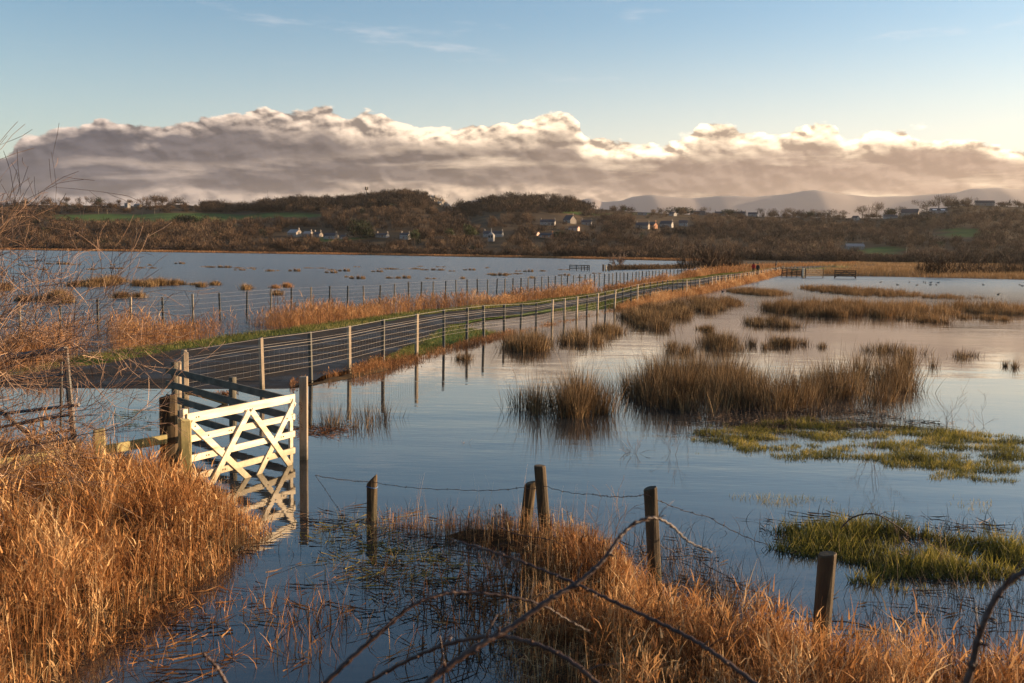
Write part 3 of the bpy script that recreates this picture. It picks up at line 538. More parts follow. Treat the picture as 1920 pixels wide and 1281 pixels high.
# ---------------------------------------------------------------- stock fence beside the path
def post_me(w, d, h, mat, name='post', rnd=False, bury=.45, slant=.0, n=8, lean=(0, 0)):
    mb = MB()
    if rnd:
        zs = [-bury, 0, h*.5, h-.015, h]; V = []
        for k, z in enumerate(zs):
            for i in range(12):
                t = 2*math.pi*i/12; rr = w/2*(1+.05*math.sin(3*t+z*3)+.03*math.sin(7*t+z*9))*(.9 if k == 4 else 1)
                V.append((rr*math.cos(t)+lean[0]*z, rr*math.sin(t)+lean[1]*z, z+(slant*math.cos(t) if k >= 3 else 0)))
        F = [(k*12+i, k*12+(i+1) % 12, (k+1)*12+(i+1) % 12, (k+1)*12+i) for k in range(4) for i in range(12)]+[tuple(range(48, 60))]
        mb.add(V, F)
    else:
        a, b, c = w/2, d/2, min(w, d)*.1; pr = [(-a+c, -b), (a-c, -b), (a, -b+c), (a, b-c), (a-c, b), (-a+c, b), (-a, b-c), (-a, -b+c)]
        V = []
        for z in (-bury, h-.012, h):
            s = .86 if z == h else 1
            V += [(p[0]*s+lean[0]*z, p[1]*s+lean[1]*z, z+(slant*p[0] if z > 0 else 0)) for p in pr]
        mb.add(V, [(k*8+i, k*8+(i+1) % 8, (k+1)*8+(i+1) % 8, (k+1)*8+i) for k in range(2) for i in range(8)]+[tuple(range(16, 24))])
    return mb.me(name, MT[mat])
fx = [345, 492, 583, 655, 718, 781, 832, 875, 907, 945, 976, 1005, 1035, 1058, 1081, 1100, 1120, 1135, 1152, 1168, 1183, 1195, 1207, 1219, 1231, 1242, 1252, 1260, 1269, 1279, 1287, 1295, 1304, 1311, 1320, 1328, 1335, 1342, 1348, 1353, 1360, 1365, 1370, 1376, 1381, 1387, 1392, 1397, 1401, 1406, 1410, 1414, 1418, 1422, 1427, 1433, 1439, 1446, 1452, 1461]
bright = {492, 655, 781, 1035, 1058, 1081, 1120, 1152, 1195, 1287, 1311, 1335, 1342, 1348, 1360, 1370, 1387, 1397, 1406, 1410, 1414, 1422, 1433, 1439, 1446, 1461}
fbx, fby = zip(*FB); ftx, fty = zip(*FT)
fence = empty('stock_fence', at(655, 703)); tag(fence, 'long post and wire netting fence following the right edge of the path', 'fence')
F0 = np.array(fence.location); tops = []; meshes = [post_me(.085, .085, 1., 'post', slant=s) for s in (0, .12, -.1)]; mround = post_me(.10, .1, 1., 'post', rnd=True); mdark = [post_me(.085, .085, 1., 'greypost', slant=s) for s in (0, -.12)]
for i, x in enumerate(fx):
    yb = np.interp(x, fbx, fby); yt = np.interp(x, ftx, fty); p = at(x, yb); h = (yb-yt)*p[1]/FP
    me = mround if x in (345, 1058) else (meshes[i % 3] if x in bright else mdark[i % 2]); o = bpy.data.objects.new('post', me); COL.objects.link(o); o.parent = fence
    o.location = [float(v) for v in p-F0]; o.scale = (1+.12*random.random()+(.25 if i == 0 else 0)+min(i*.004, .2),)*2+(float(h),)
    fd = math.atan2(*(np.array([sF(p[1]+1)-sF(p[1]-1), 2.])[::-1]))
    view = math.atan2(p[1], p[0])   # line of sight
    # pale posts turn a face to the sun, dark ones stand square to the wire
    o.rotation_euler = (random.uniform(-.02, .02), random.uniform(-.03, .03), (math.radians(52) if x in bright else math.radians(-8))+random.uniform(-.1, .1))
    tops.append((p, h))
def wires(name, tops, hs, rad, parent, off, mat='wire', vert=0, vmax=0, sag=.0, side=(0, 0), absz=False):
    mb = MB()
    for hh in hs:
        pts = []
        for i, (p, h) in enumerate(tops):
            z = p[2]+(h-(1.0-hh) if not absz else hh); pts.append(np.array([p[0]+side[0], p[1]+side[1], z])-off)
            if sag and i < len(tops)-1:
                q, h2 = tops[i+1]; z2 = q[2]+(h2-(1.0-hh) if not absz else hh)
                pts.append((np.array([p[0]+side[0], p[1]+side[1], z])+np.array([q[0]+side[0], q[1]+side[1], z2]))/2-off-np.array([0, 0, sag*random.uniform(.3, 1.3)]))
        rr = [rad*(1+max(0, (q+off)[1]-35)*.004) for q in pts]
        mb.tube(pts, rr, 3, False)
    if vert:
        for i in range(vmax):
            (p, h), (q, h2) = tops[i], tops[i+1]; p = np.array(p); q = np.array(q); L = np.linalg.norm(q-p); m = int(L/vert)
            for k in range(1, m):
                t = k/m; c = p+(q-p)*t; hm = h+(h2-h)*t; a = np.array([side[0], side[1], hm-1+min(hs)]); b = np.array([side[0], side[1], hm-1+hs[-2]])
                mb.tube([c+a-off, c+b-off], rad*.6, 3, False)
    return mb.build(name, MT[mat], parent)
wires('wire_netting', tops[:17], [.12, .24, .38, .53, .68, .82], .0034, fence, F0, vert=.17, vmax=12, side=(.05, -.02)); wires('wire_netting', tops[16:], [.2, .5, .8], .004, fence, F0, side=(.05, -.02))
wires('plain_wire', tops, [.76, .985], .006, fence, F0, side=(.055, -.02))
# lagoon fence
lx = [35, 110, 181, 243, 304, 360, 411, 461, 506, 545, 582, 616, 650, 681, 711, 738, 765, 788, 811, 834, 854, 875, 894, 913, 930, 945, 960, 975, 989, 1001, 1014, 1027, 1039, 1051, 1062, 1073, 1085, 1095, 1104, 1113, 1122, 1131, 1140, 1147, 1154, 1161, 1168, 1175, 1184, 1190, 1196, 1202, 1209, 1215, 1221, 1227, 1234, 1240, 1247, 1254, 1261, 1268, 1275, 1282]
LT = [(35, 566), (110, 563), (181, 560), (243, 557), (304, 555), (360, 552), (411, 549), (461, 545), (506, 542), (545, 539), (582, 538), (650, 536), (711, 534), (765, 529), (811, 527), (875, 524), (913, 523), (975, 520), (1040, 517), (1104, 514), (1184, 510), (1220, 507.5), (1282, 503.5)]
a_, b_ = zip(*LT); lf = None; lt = []; lm = [post_me(.085, .08, 1., ('greypost', 'post')[k], slant=.1*k) for k in range(2)]
raw = []
for x in lx:
    yt = np.interp(x, a_, b_); d = (HC-1.28)*FP/(yt-yh(x)); raw.append(((x-960)/FP*d, d))
raw = np.array(raw); ker = np.array([.25, .5, .25]); sm = raw.copy(); sm[1:-1] = raw[:-2]*.25+raw[1:-1]*.5+raw[2:]*.25
for i, x in enumerate(lx):
    d = sm[i, 1]; p = np.array([(x-960)/FP*d, d, 0.])
    if lf is None: lf = empty('lagoon_fence', p); tag(lf, 'long post and wire fence standing in the lagoon water behind the reeds', 'fence'); L0 = p
    o = bpy.data.objects.new('post', lm[(i*7) % 5 < 2]); COL.objects.link(o); o.parent = lf; o.location = [float(v) for v in p-L0]
    h = 1.28+random.uniform(-.05, .06); s = 1+min(i*.006, .35); o.scale = (s, s, h); o.rotation_euler = (random.uniform(-.02, .02), random.uniform(-.035, .035), math.radians(12)+random.uniform(-.15, .15)); lt.append((p, 1.28))
wires('plain_wire', lt, [.10, .32, .56, .80, .98], .0028, lf, L0, side=(.05, -.03))
# ---------------------------------------------------------------- dark rail fence behind the gate
A = np.array([-6.54, 19.2, 0]); B = np.array([-4.91, 17.4, 0]); C_ = np.array([-3.42, 15.85, 0])
rf = empty('rail_fence', B); tag(rf, 'dark grey four rail timber fence in the water behind the white gate', 'fence')
for p, h in ((A, 1.2), (B, 1.15)):
    link('post', post_me(.13, .12, h, 'trunk' if False else 'rail', rnd=True), rf, p-B, -.8)
nrm = np.array([-.73, -.68, 0])*.085
for z in (1.0, .73, .46, .2):
    mb = MB(); mb.plank(A-B+nrm+(0, 0, z+.03)-(B-A)*.08, C_-B+nrm+(0, 0, z-.02), .125, .038); mb.build('rail', MT['rail'], rf)
link('corner_post', post_me(.13, .13, 1.36, 'post', slant=.05), rf, C_-B+np.array([.06, .12, 0]), .12)
def lone_post(px, py, top, w, label, mat='post', rnd=False, dep=None, rz=.4, slant=0, cat='post', lean=(0, 0)):
    p = at(px, py); h = (py-top)*p[1]/FP; o = link('fence_post', post_me(w, w, h, mat, 'fence_post', rnd, slant=slant, lean=lean), None, p, rz); tag(o, label, cat); return o
lone_post(336, 762, 676, .11, 'short round topped post just left of the end of the netting fence', rnd=True)
lone_post(348, 752, 659, .12, 'pale square strainer post at the near end of the netting fence', rz=.7)
p0 = at(350, 660, .25); mb = MB(); a = at(349, 735, .35); b = at(425, 755, .02); mb.tube([a, a*.5+b*.5+np.array([0, 0, .02]), b], [.05, .055, .06], 7)
o = mb.build('strut_log', MT['oldpost']); tag(o, 'slanting log strut leaning against the pale strainer post', 'log')
# gate
GL = np.array([-4.45, 13.5, 0]); GR = np.array([-3.46, 15.72, 0]); gd = (GR-GL); gl = np.linalg.norm(gd); gd /= gl; gn = np.array([gd[1], -gd[0], 0])
g = empty('field_gate', GL); tag(g, 'pale timber field gate with crossed braces standing in the flood', 'gate')
def gp(s, z, o=0.): return gd*(s*gl)+gn*o+np.array([0, 0, z])
for k, (zl, zr, hh) in enumerate(((1.07, 1.045, .13), (.78, .745, .095), (.50, .47, .095), (.23, .20, .095))):
    mb = MB(); mb.plank(gp(.0, zl), gp(1., zr), hh, .04); mb.build('top_rail' if k == 0 else 'rail', MT['gate'], g)
mb = MB(); mb.plank(gp(.0, -.1, -.045), gp(.0, 1.2, -.045), .07, .10, up=gn); mb.build('hinge_stile', MT['gate'], g)
mb = MB(); mb.plank(gp(.985, -.05, -.042), gp(.985, 1.1, -.042), .04, .08, up=gn); mb.build('latch_stile', MT['gate'], g)
for s1, z1, s2, z2, off in ((.02, 1.0, .55, -.08, .032), (.985, .99, .58, -.1, .032), (.52, 1.0, .13, -.05, .05), (.54, 1.0, .93, -.02, .05)):
    mb = MB(); mb.plank(gp(s1, z1, off), gp(s2, z2, off), .026, .10, up=gn); mb.build('brace', MT['gate'], g)
mb = MB()
for s, z in ((.16, .78), (.16, .5), (.9, .75), (.86, .48), (.36, .775), (.62, .76), (.05, .95), (.96, 1.04), (.3, .23), (.7, .21), (.08, 1.07)): mb.tube([gp(s, z, .04), gp(s, z, .052)], .012, 6)
mb.build('bolt', MT['bolt'], g)
mb = MB(); e = gp(1.0, .86, .06)
for k in range(9): c = e+np.array([.05+.03*math.sin(k), -.02, -.05*k+.1]); mb.tube([c+np.array([.02*math.cos(q), .01*(k % 2)*math.sin(q*1.), .02*math.sin(q)]) for q in np.linspace(0, 6.28, 9)], .005, 4, False)
mb.build('latch_chain', MT['bolt'], g)
o = link('gate_post', post_me(.25, .23, 1.3, 'oldpost', 'gate_post', True, slant=.03), None, (-4.9, 14.1, 0)); tag(o, 'thick dark mossy gate post with slanting top left of the white gate', 'post')
o = link('gate_post', post_me(.15, .15, 1.1, 'mossy', 'gate_post', slant=-.15), None, (-4.40, 13.28, 0), .5); tag(o, 'pale square clapping post between the thick mossy post and the white gate', 'post')
# post and rail in the bank grass
sr = empty('bank_rail_fence', (-5.4, 12.9, 0)); tag(sr, 'low yellowish post and rail fence half buried in the golden bank grass', 'fence'); O = np.array([-5.4, 12.9, 0])
link('post', post_me(.14, .13, 1.02, 'mossy', slant=.1), sr, (0, 0, 0), .5)
ra = atd(312, 823, 13.75); rb = atd(184, 846, 12.95); rc = atd(118, 852, 12.7); rd = atd(-60, 882, 11.8)
mb = MB(); mb.plank(rb-O, ra-O, .125, .05); mb.build('rail', MT['mossy'], sr)
mb = MB(); mb.plank(rd-O, rc-O, .15, .05); mb.build('rail', MT['mossy'], sr)
link('post', post_me(.12, .12, .9, 'oldpost', rnd=True), sr, np.array([rc[0]+.05, rc[1]+.1, 0])-O)
# leaning metal gate at the left edge
mg = empty('metal_gate', atd(140, 866, 15.6)*np.array([1, 1, 0])); tag(mg, 'dark tubular metal gate leaning behind the bare hawthorn at the left edge', 'gate'); O = np.array(mg.location)
def tub(pts, rad, nm, mat='metal', dep=15.6): mb = MB(); mb.tube([atd(x, y, dep+(x-60)*-.004)-O for x, y in pts], rad, 7); return mb.build(nm, MT[mat], mg)
tub([(-160, 700), (0, 672), (60, 664), (124, 656)], .055, 'top_bar'); tub([(122, 652), (131, 750), (143, 868)], .045, 'end_stile'); tub([(115, 678), (114, 806)], .02, 'upright')
for l, rr in (((-160, 735), (121, 703)), ((-160, 795), (148, 759)), ((-160, 830), (134, 777)), ((-160, 868), (136, 805)), ((-160, 905), (139, 838))): tub([l, rr], .026, 'bar')
tub([(-60, 735), (0, 770), (50, 812), (103, 870)], .035, 'brace')
# ---------------------------------------------------------------- foreground barbed wire fence
def barb(name, pts, parent, off, sag=.06, step=.13):
    mb = MB(); P = []
    for a, b in zip(pts[:-1], pts[1:]):
        for k in range(14): t = k/14; P.append(np.array(a)+(np.array(b)-np.array(a))*t-np.array([0, 0, sag*4*t*(1-t)])+np.array([0, 0, .006*math.sin(k*2.1)]))
    P.append(np.array(pts[-1])); mb.tube([p-off for p in P], .0035, 4, False); L = 0
    for a, b in zip(P[:-1], P[1:]):
        d = b-a; s = np.linalg.norm(d); L += s
        while L > step:
            L -= step; c = b-d/s*L
            for q in range(2):
                v = np.array([random.uniform(-1, 1), random.uniform(-1, 1), random.uniform(-1, 1)]); v = v/np.linalg.norm(v)*.018; mb.tube([c-v-off, c+v-off], .0025, 3, False)
    return mb.build(name, MT['barb'], parent)
bf = empty('barbed_wire_fence', at(985, 1003)); O = np.array(bf.location); tag(bf, 'old barbed wire fence of five dark round posts crossing the foreground water', 'fence')
FPS = [(697, 975, 895, .135, (0, 0), .06), (983, 1003, 901, .145, (.10, 0), .02), (1023, 1010, 868, .14, (-.10, 0), .0), (1229, 1112, 906, .135, (-.075, 0), .015), (1537, 1228, 1027, .155, (.03, 0), .01)]
pp = []
for x, yb, yt, w, ln, sl in FPS:
    p = at(x, yb); h = (yb-yt)*p[1]/FP; link('post', post_me(w, w, h, 'oldpost', rnd=True, slant=sl, lean=ln), bf, p-O); pp.append((p, h))
mb = MB(); c = pp[0][0]+np.array([0, 0, pp[0][1]-.10])-O; mb.tube([c+np.array([.074*math.cos(t), .074*math.sin(t), .008*math.sin(2*t)]) for t in np.linspace(0, 6.28, 17)], .006, 5, False)
mb.build('blue_twine', solid('blue_twine', [(.04, .10, .22), (.08, .2, .4)], 20, .6), bf)
w0 = atd(566, 886, 15.6)
barb('barbed_wire', [w0, atd(697, 904, pp[0][0][1]-.08), atd(850, 918, 12.3), atd(983, 914, pp[1][0][1]-.08), atd(1023, 912, pp[2][0][1]-.08), atd(1110, 927, 11.4), atd(1213, 928, pp[3][0][1]-.08), atd(1330, 970, 10.), atd(1440, 1022, 9.7)], bf, O, .025)
barb('barbed_wire', [atd(1213, 1010, pp[3][0][1]-.08), atd(1300, 1045, 9.9), atd(1541, 1172, pp[4][0][1]-.09), atd(1700, 1186, 8.9), atd(1960, 1168, 9.1)], bf, O, .02)
barb('barbed_wire', [atd(1541, 1190, pp[4][0][1]-.09), atd(1740, 1180, 8.8), atd(1960, 1155, 9.1)], bf, O, .02)
# ---------------------------------------------------------------- brambles and hawthorn
def spline(P, n=10):
    P = [np.array(p, float) for p in P]; P = [2*P[0]-P[1]]+P+[2*P[-1]-P[-2]]; out = []
    for i in range(1, len(P)-2):
        for k in range(n):
            t = k/n; a, b, c, d = P[i-1:i+3]; out.append(.5*((2*b)+(-a+c)*t+(2*a-5*b+4*c-d)*t*t+(-a+3*b-3*c+d)*t**3))
    out.append(P[-2]); return out
def bramble(pts, dep, r0, r1, label, depe=None):
    depe = depe or dep; m = len(pts); W = [atd(x, y, dep+(depe-dep)*i/(m-1)) for i, (x, y) in enumerate(pts)]; C = spline(W, 12); n = len(C)
    C = [c+np.array([0, 0, .0016*math.sin(i*1.7)]) for i, c in enumerate(C)]
    r0 *= .82; r1 *= .7; mb = MB(); rr = [(r0+(r1-r0)*i/n)*(1+(.28 if i % 9 == 4 else 0)+.05*math.sin(i)) for i in range(n)]; mb.tube(C, rr, 9)
    for i in range(4, n-3, 9):
        d = C[i+1]-C[i]; d /= np.linalg.norm(d); q = np.array([random.uniform(-1, 1), random.uniform(-1, 0), random.uniform(-.3, 1)]); q -= d*(q@d); q /= np.linalg.norm(q)
        mb.tube([C[i]+q*rr[i]*.7, C[i]+q*(rr[i]+.007), C[i]+q*(rr[i]+.012)+d*.004], [rr[i]*.5, rr[i]*.35, .0008], 5)
    for i in range(9, n-6, 17):
        d = C[i+1]-C[i]; d /= np.linalg.norm(d); q = np.array([random.uniform(-1, 1), random.uniform(-.6, .3), random.uniform(.1, 1)]); q -= d*(q@d)*.6; q /= np.linalg.norm(q); l_ = random.uniform(.02, .07)*min(dep, 6)/2.2
        mb.tube([C[i], C[i]+(q+d*.5)*l_*.5, C[i]+(q+d*.9)*l_], [rr[i]*.45, rr[i]*.3, rr[i]*.12], 5)
    root = mb.build('bramble_stem', MT['bramble'], smooth=True); tag(root, label, 'bramble')
bramble([(520, 1360), (600, 1290), (665, 1228), (720, 1180), (770, 1138), (820, 1117), (870, 1111), (940, 1117), (1010, 1132), (1060, 1160), (1105, 1184)], 2.3, .0085, .0028, 'longest dark bramble arch rising from the bottom edge left of centre', 2.6)
bramble([(760, 1320), (830, 1258), (900, 1210), (960, 1175), (1030, 1125), (1085, 1092), (1130, 1052), (1160, 1010), (1190, 982), (1225, 971), (1258, 985), (1290, 1015), (1335, 1035)], 2.1, .010, .003, 'thick bramble stem climbing across the centre to a pale hooked tip', 2.5)
bramble([(860, 1016), (940, 1040), (1000, 1062), (1080, 1095), (1150, 1128), (1230, 1165), (1300, 1200), (1360, 1240), (1440, 1300)], 2.7, .0035, .008, 'dark bramble stem descending to the bottom edge right of centre', 2.2)
bramble([(640, 1310), (720, 1262), (800, 1222), (870, 1200), (940, 1194), (1010, 1210), (1070, 1240), (1130, 1290)], 2.5, .006, .0075, 'low bramble arch crossing the bottom edge under the thick stem', 2.2)
bramble([(1795, 1330), (1822, 1250), (1835, 1195), (1862, 1130), (1900, 1085), (1980, 1040)], 1.9, .009, .007, 'thick blurred bramble stem curving up at the bottom right corner')
bramble([(380, 1225), (405, 1250), (425, 1285), (440, 1330)], 2.0, .004, .006, 'short blurred bramble tip at the bottom edge under the dark water')
bramble([(826, 1330), (832, 1260), (828, 1215), (824, 1190)], 2.3, .004, .003, 'short upright bramble shoot crossing the low arch')
bramble([(930, 985), (970, 1002), (1040, 1015), (1070, 1040)], 10.0, .006, .004, 'thin far bramble arch over the tongue of grass before the two close posts')
bramble([(1300, 1180), (1500, 1165), (1620, 1172), (1700, 1215), (1740, 1250)], 8.3, .010, .006, 'brown bramble runner behind the base of the rightmost round post')
bramble([(1575, 992), (1600, 970), (1640, 964), (1680, 985), (1700, 1000)], 11.8, .012, .008, 'dark bent twig arching over the lush green tussock')
RMIN = .0026
def grow(mb, p, d, L, rad, lv, rv, spread=.6, droop=0, sides=(6, 5, 4, 3, 3), n=5, kids=(5, 5, 4, 3)):
    pts = [p.copy()]; rr = [rad]; q = p.copy(); dd = d/np.linalg.norm(d)
    for i in range(n):
        dd = dd+np.array([random.gauss(0, .14), random.gauss(0, .14), random.gauss(0, .12)-droop]); dd /= np.linalg.norm(dd); q = q+dd*L/n; pts.append(q.copy()); rr.append(max(rad*(1-.72*(i+1)/n), RMIN))
    mb.tube(pts, rr, sides[min(len(sides)-1, lv)], False, rv)
    if lv < len(kids):
        for k in range(kids[lv]):
            i = min(n-1, int(1+(n-1)*(k+random.random())/kids[lv])); ax = pts[i+1]-pts[i]; ax /= np.linalg.norm(ax); s = np.cross(ax, np.array([random.gauss(0, 1), random.gauss(0, 1), random.gauss(0, 1)])); s /= np.linalg.norm(s)
            a = spread*random.uniform(.6, 1.3); nd = ax*math.cos(a)+s*math.sin(a)+np.array([0, 0, .12])
            grow(mb, pts[i]+(pts[i+1]-pts[i])*random.random(), nd, L*random.uniform(.42, .68), rr[i]*.55, lv+1, min(1, max(0, rv+random.gauss(0, .12))), spread, droop, sides, max(3, n-1), kids)
def thorn_bush(name, root, label, stems, L, rad, cat='tree', kids=(6, 6, 4, 3), group=None, droop=.02, spread=.7, bias=None, leanx=0., crownmat='twig'):
    mb1, mb2 = MB(), MB(); root = np.array(root, float)
    for k in range(stems):
        a = 2*math.pi*(k+random.random()*.6)/stems; d = np.array([math.cos(a)*.55+leanx, math.sin(a)*.45, 1.]) if bias is None else np.array(bias[k % len(bias)])+np.array([random.gauss(0, .1), random.gauss(0, .15), random.gauss(0, .1)])
        pts = [np.array([math.cos(a)*.08, math.sin(a)*.08, -.3])]; q = pts[0].copy(); dd = d/np.linalg.norm(d); rr = [rad]
        for i in range(5): dd = dd+np.array([random.gauss(0, .1), random.gauss(0, .1), -droop]); dd /= np.linalg.norm(dd); q = q+dd*L/5; pts.append(q.copy()); rr.append(rad*(1-.15*(i+1)))
        mb1.tube(pts, rr, 7, False, .3)
        for j in range(kids[0]+2):
            i = 1+int(random.random()*4.99); i = min(i, 4); s = np.array([random.gauss(0, 1), random.gauss(0, .7), random.gauss(.25, .6)]); s /= np.linalg.norm(s); dd = pts[i+1]-pts[i]; dd /= np.linalg.norm(dd)
            grow(mb2, pts[i]+(pts[i+1]-pts[i])*random.random(), dd+s*spread, L*random.uniform(.45, .8), rr[i]*.6, 1, random.uniform(.2, .8), .75, droop, kids=kids)
    e = empty(name, root); tag(e, label, cat, group)
    mb1.build('trunk', MT['twig'], e, True); mb2.build('crown', MT[crownmat], e)
    return e
random.seed(21)
thorn_bush('hawthorn', (-7.7, 10.6, .05), 'bare twiggy hawthorn bush filling the left edge of the frame', 11, 2.8, .038, kids=(6, 5, 5, 3), bias=[(.1, .1, 1.2), (.35, .1, .8), (.6, -.1, .65), (.05, .2, 1.6), (-.2, .1, 1.3), (.75, 0, .4), (.3, .2, 1.5), (.5, 0, .3), (-.1, -.2, 1)], droop=.01)
random.seed(22)
thorn_bush('hawthorn', (-7.0, 10.2, .05), 'low tangle of bare hawthorn twigs rising from the golden bank grass', 6, 1.1, .02, kids=(5, 4, 3), bias=[(-.2, .1, 1.), (.5, .1, .8), (.2, 0, 1.1), (.8, 0, .5), (0, 0, 1)], group=None)
random.seed(5)
for px, py, s, lab in ((1148, 1012, .62, 'bare twiggy sapling in the grass between the two close posts and the leaning post'), (1742, 1062, .5, 'thin bare sapling rising from the right part of the green tussock')):
    RMIN = .0015; thorn_bush('sapling', at(px, py), lab, 2, s, .007, kids=(4, 3), bias=[(-.45, 0, 1.), (.2, 0, 1.2)], cat='sapling', droop=0)
for px, py, s, n, lab in ((1640, 852, .95, 3, 'leaning spray of bare twigs at the back of the flooded turf'), (1790, 800, .75, 2, 'two forked bare twigs standing in the water near the right edge'), (1845, 800, .6, 2, 'thin pair of bare twigs closest to the right frame edge'), (1480, 800, .5, 2, 'bare twigs rising in front of the widest rush island'), (975, 702, .5, 1, 'single bent twig standing before the fence-side tussock'), (880, 830, .22, 2, 'tiny twigs sticking out of open water in the middle'), (1195, 850, .34, 3, 'small leafy sprig in the water left of the flooded turf'), (1265, 850, .55, 2, 'slim dark twig at the left end of the flooded turf'), (1690, 1000, .3, 3, 'cluster of short dark stumps on the lush green tussock')):
    thorn_bush('twig_spray', at(px, py), lab, n, s, .006, kids=(3, 2), bias=[(-.5, 0, 1.), (.05, 0, 1.2), (-.25, 0, 1.)], cat='twigs', droop=0)
# ---------------------------------------------------------------- far trees
def crown_pts(n, h, w, base=.18, kind='round'):
    """twig slivers spread through a crown of height h and width w"""
    m = 7; lob = np.column_stack([rng.normal(0, .27*w, m), rng.normal(0, .27*w, m), h*U(.3, .72, m)]); lob[0] = (0, 0, h*.55); lr = U(.22, .34, m)*w; lr[0] = .42*w
    k = rng.integers(0, m, n); d = rng.normal(0, 1, (n, 3)); d /= np.linalg.norm(d, axis=1)[:, None]; d[:, 2] = np.where(d[:, 2] < 0, d[:, 2]*.75, d[:, 2])
    rr = lr[k]*U(.35, 1., n)**.6; P = lob[k]+d*rr[:, None]*np.array([1, 1, .95]); P[:, 2] = np.where(P[:, 2] < h*base, h*base+(h*base-P[:, 2])*.5, P[:, 2]).clip(0, h*.94)
    if kind == 'bush': P[:, 2] = P[:, 2]*U(.15, 1, n)
    return P, d
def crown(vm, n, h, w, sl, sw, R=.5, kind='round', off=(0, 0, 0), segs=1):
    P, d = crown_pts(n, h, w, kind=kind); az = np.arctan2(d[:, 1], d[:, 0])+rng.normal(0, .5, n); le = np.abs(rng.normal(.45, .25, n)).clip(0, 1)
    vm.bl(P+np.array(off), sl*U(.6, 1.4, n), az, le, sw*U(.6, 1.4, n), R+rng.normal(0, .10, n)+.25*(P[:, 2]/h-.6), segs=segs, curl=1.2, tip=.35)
def limbs(mb, h, w, r=.03, n=7, base=.3):
    mb.tube([(0, 0, -.5), (.01*h, 0, h*.25), (.02*h, .01*h, h*.55)], [r*h, r*h*.75, r*h*.4], 6, False)
    for k in range(n):
        a = 6.28*k/n+random.random(); z0 = h*random.uniform(base, .5); e = w*random.uniform(.25, .42); p = np.array([.01*h, 0, z0]); q = np.array([math.cos(a)*e, math.sin(a)*e, h*random.uniform(.65, .92)])
        m = p*.5+q*.5+np.array([0, 0, -.04*h]); mb.tube([p, m, q], [r*h*.42, r*h*.28, r*h*.08], 4, False)
        for j in range(3):
            b = a+random.uniform(-.9, .9); q2 = m+np.array([math.cos(b)*e*.6, math.sin(b)*e*.6, h*random.uniform(.15, .3)]); mb.tube([m, q2], [r*h*.2, r*h*.05], 3, False)
def tree_proto(kind, h, w):
    vm = VM(); mb = MB()
    if kind == 'bare':
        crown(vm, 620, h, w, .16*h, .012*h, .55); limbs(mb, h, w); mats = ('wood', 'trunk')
    elif kind == 'sparse':
        crown(vm, 330, h, w, .15*h, .009*h, .5); limbs(mb, h, w, .026, 9); mats = ('darkwood', 'trunk')
    elif kind == 'clump':
        crown(vm, 900, h, w, .14*h, .016*h, .5, kind='bush'); limbs(mb, h, w, .02); mats = ('wood', 'trunk')
    elif kind == 'ever':
        crown(vm, 1500, h, w, .10*h, .035*h, .5, kind='bush'); crown(vm, 500, h, w, .09*h, .035*h, .5); limbs(mb, h, w, .03); mats = ('ever', 'trunk')
    elif kind == 'pine':
        for k in range(9):
            a = U(0, 6.28); rr = w*.3*U(.2, 1); crown(vm, 110, h*.18, w*.42, .07*h, .02*h, .5, off=(math.cos(a)*rr, math.sin(a)*rr, h*U(.45, .86)))
        limbs(mb, h, w, .024, 8, .45); mats = ('scots', 'trunk')
    V, F, R = vm.get(); return mesh('crown', V, F, MT[mats[0]], R), mb.me('trunk', MT[mats[1]])
PR = {k: [tree_proto(k, 10., w) for w in ws] for k, ws in dict(bare=(9, 11, 8), sparse=(8, 10), clump=(10, 13), ever=(10, 13), pine=(8,)).items()}
def tree(kind, px, ybase, ytop, wpx, label, name=None, group=None, dep=None, i=None, zoff=0):
    p = hit(px, ybase, 100) if dep is None else atd(px, ybase, dep)
    h = (ybase-ytop)*p[1]/FP; w = wpx*p[1]/FP; j = rng.integers(len(PR[kind])) if i is None else i; cm, tm = PR[kind][j]
    pw = dict(bare=(9, 11, 8), sparse=(8, 10), clump=(10, 13), ever=(10, 13), pine=(8,))[kind][j]
    e = empty(name or dict(bare='bare_tree', sparse='bare_tree', clump='bare_thicket', ever='evergreen_tree', pine='pine_tree')[kind], p, U(0, 6.28)); e.scale = (w/pw, w/pw, h/10)
    link('crown', cm, e); link('trunk', tm, e); tag(e, label, 'tree', group); return e
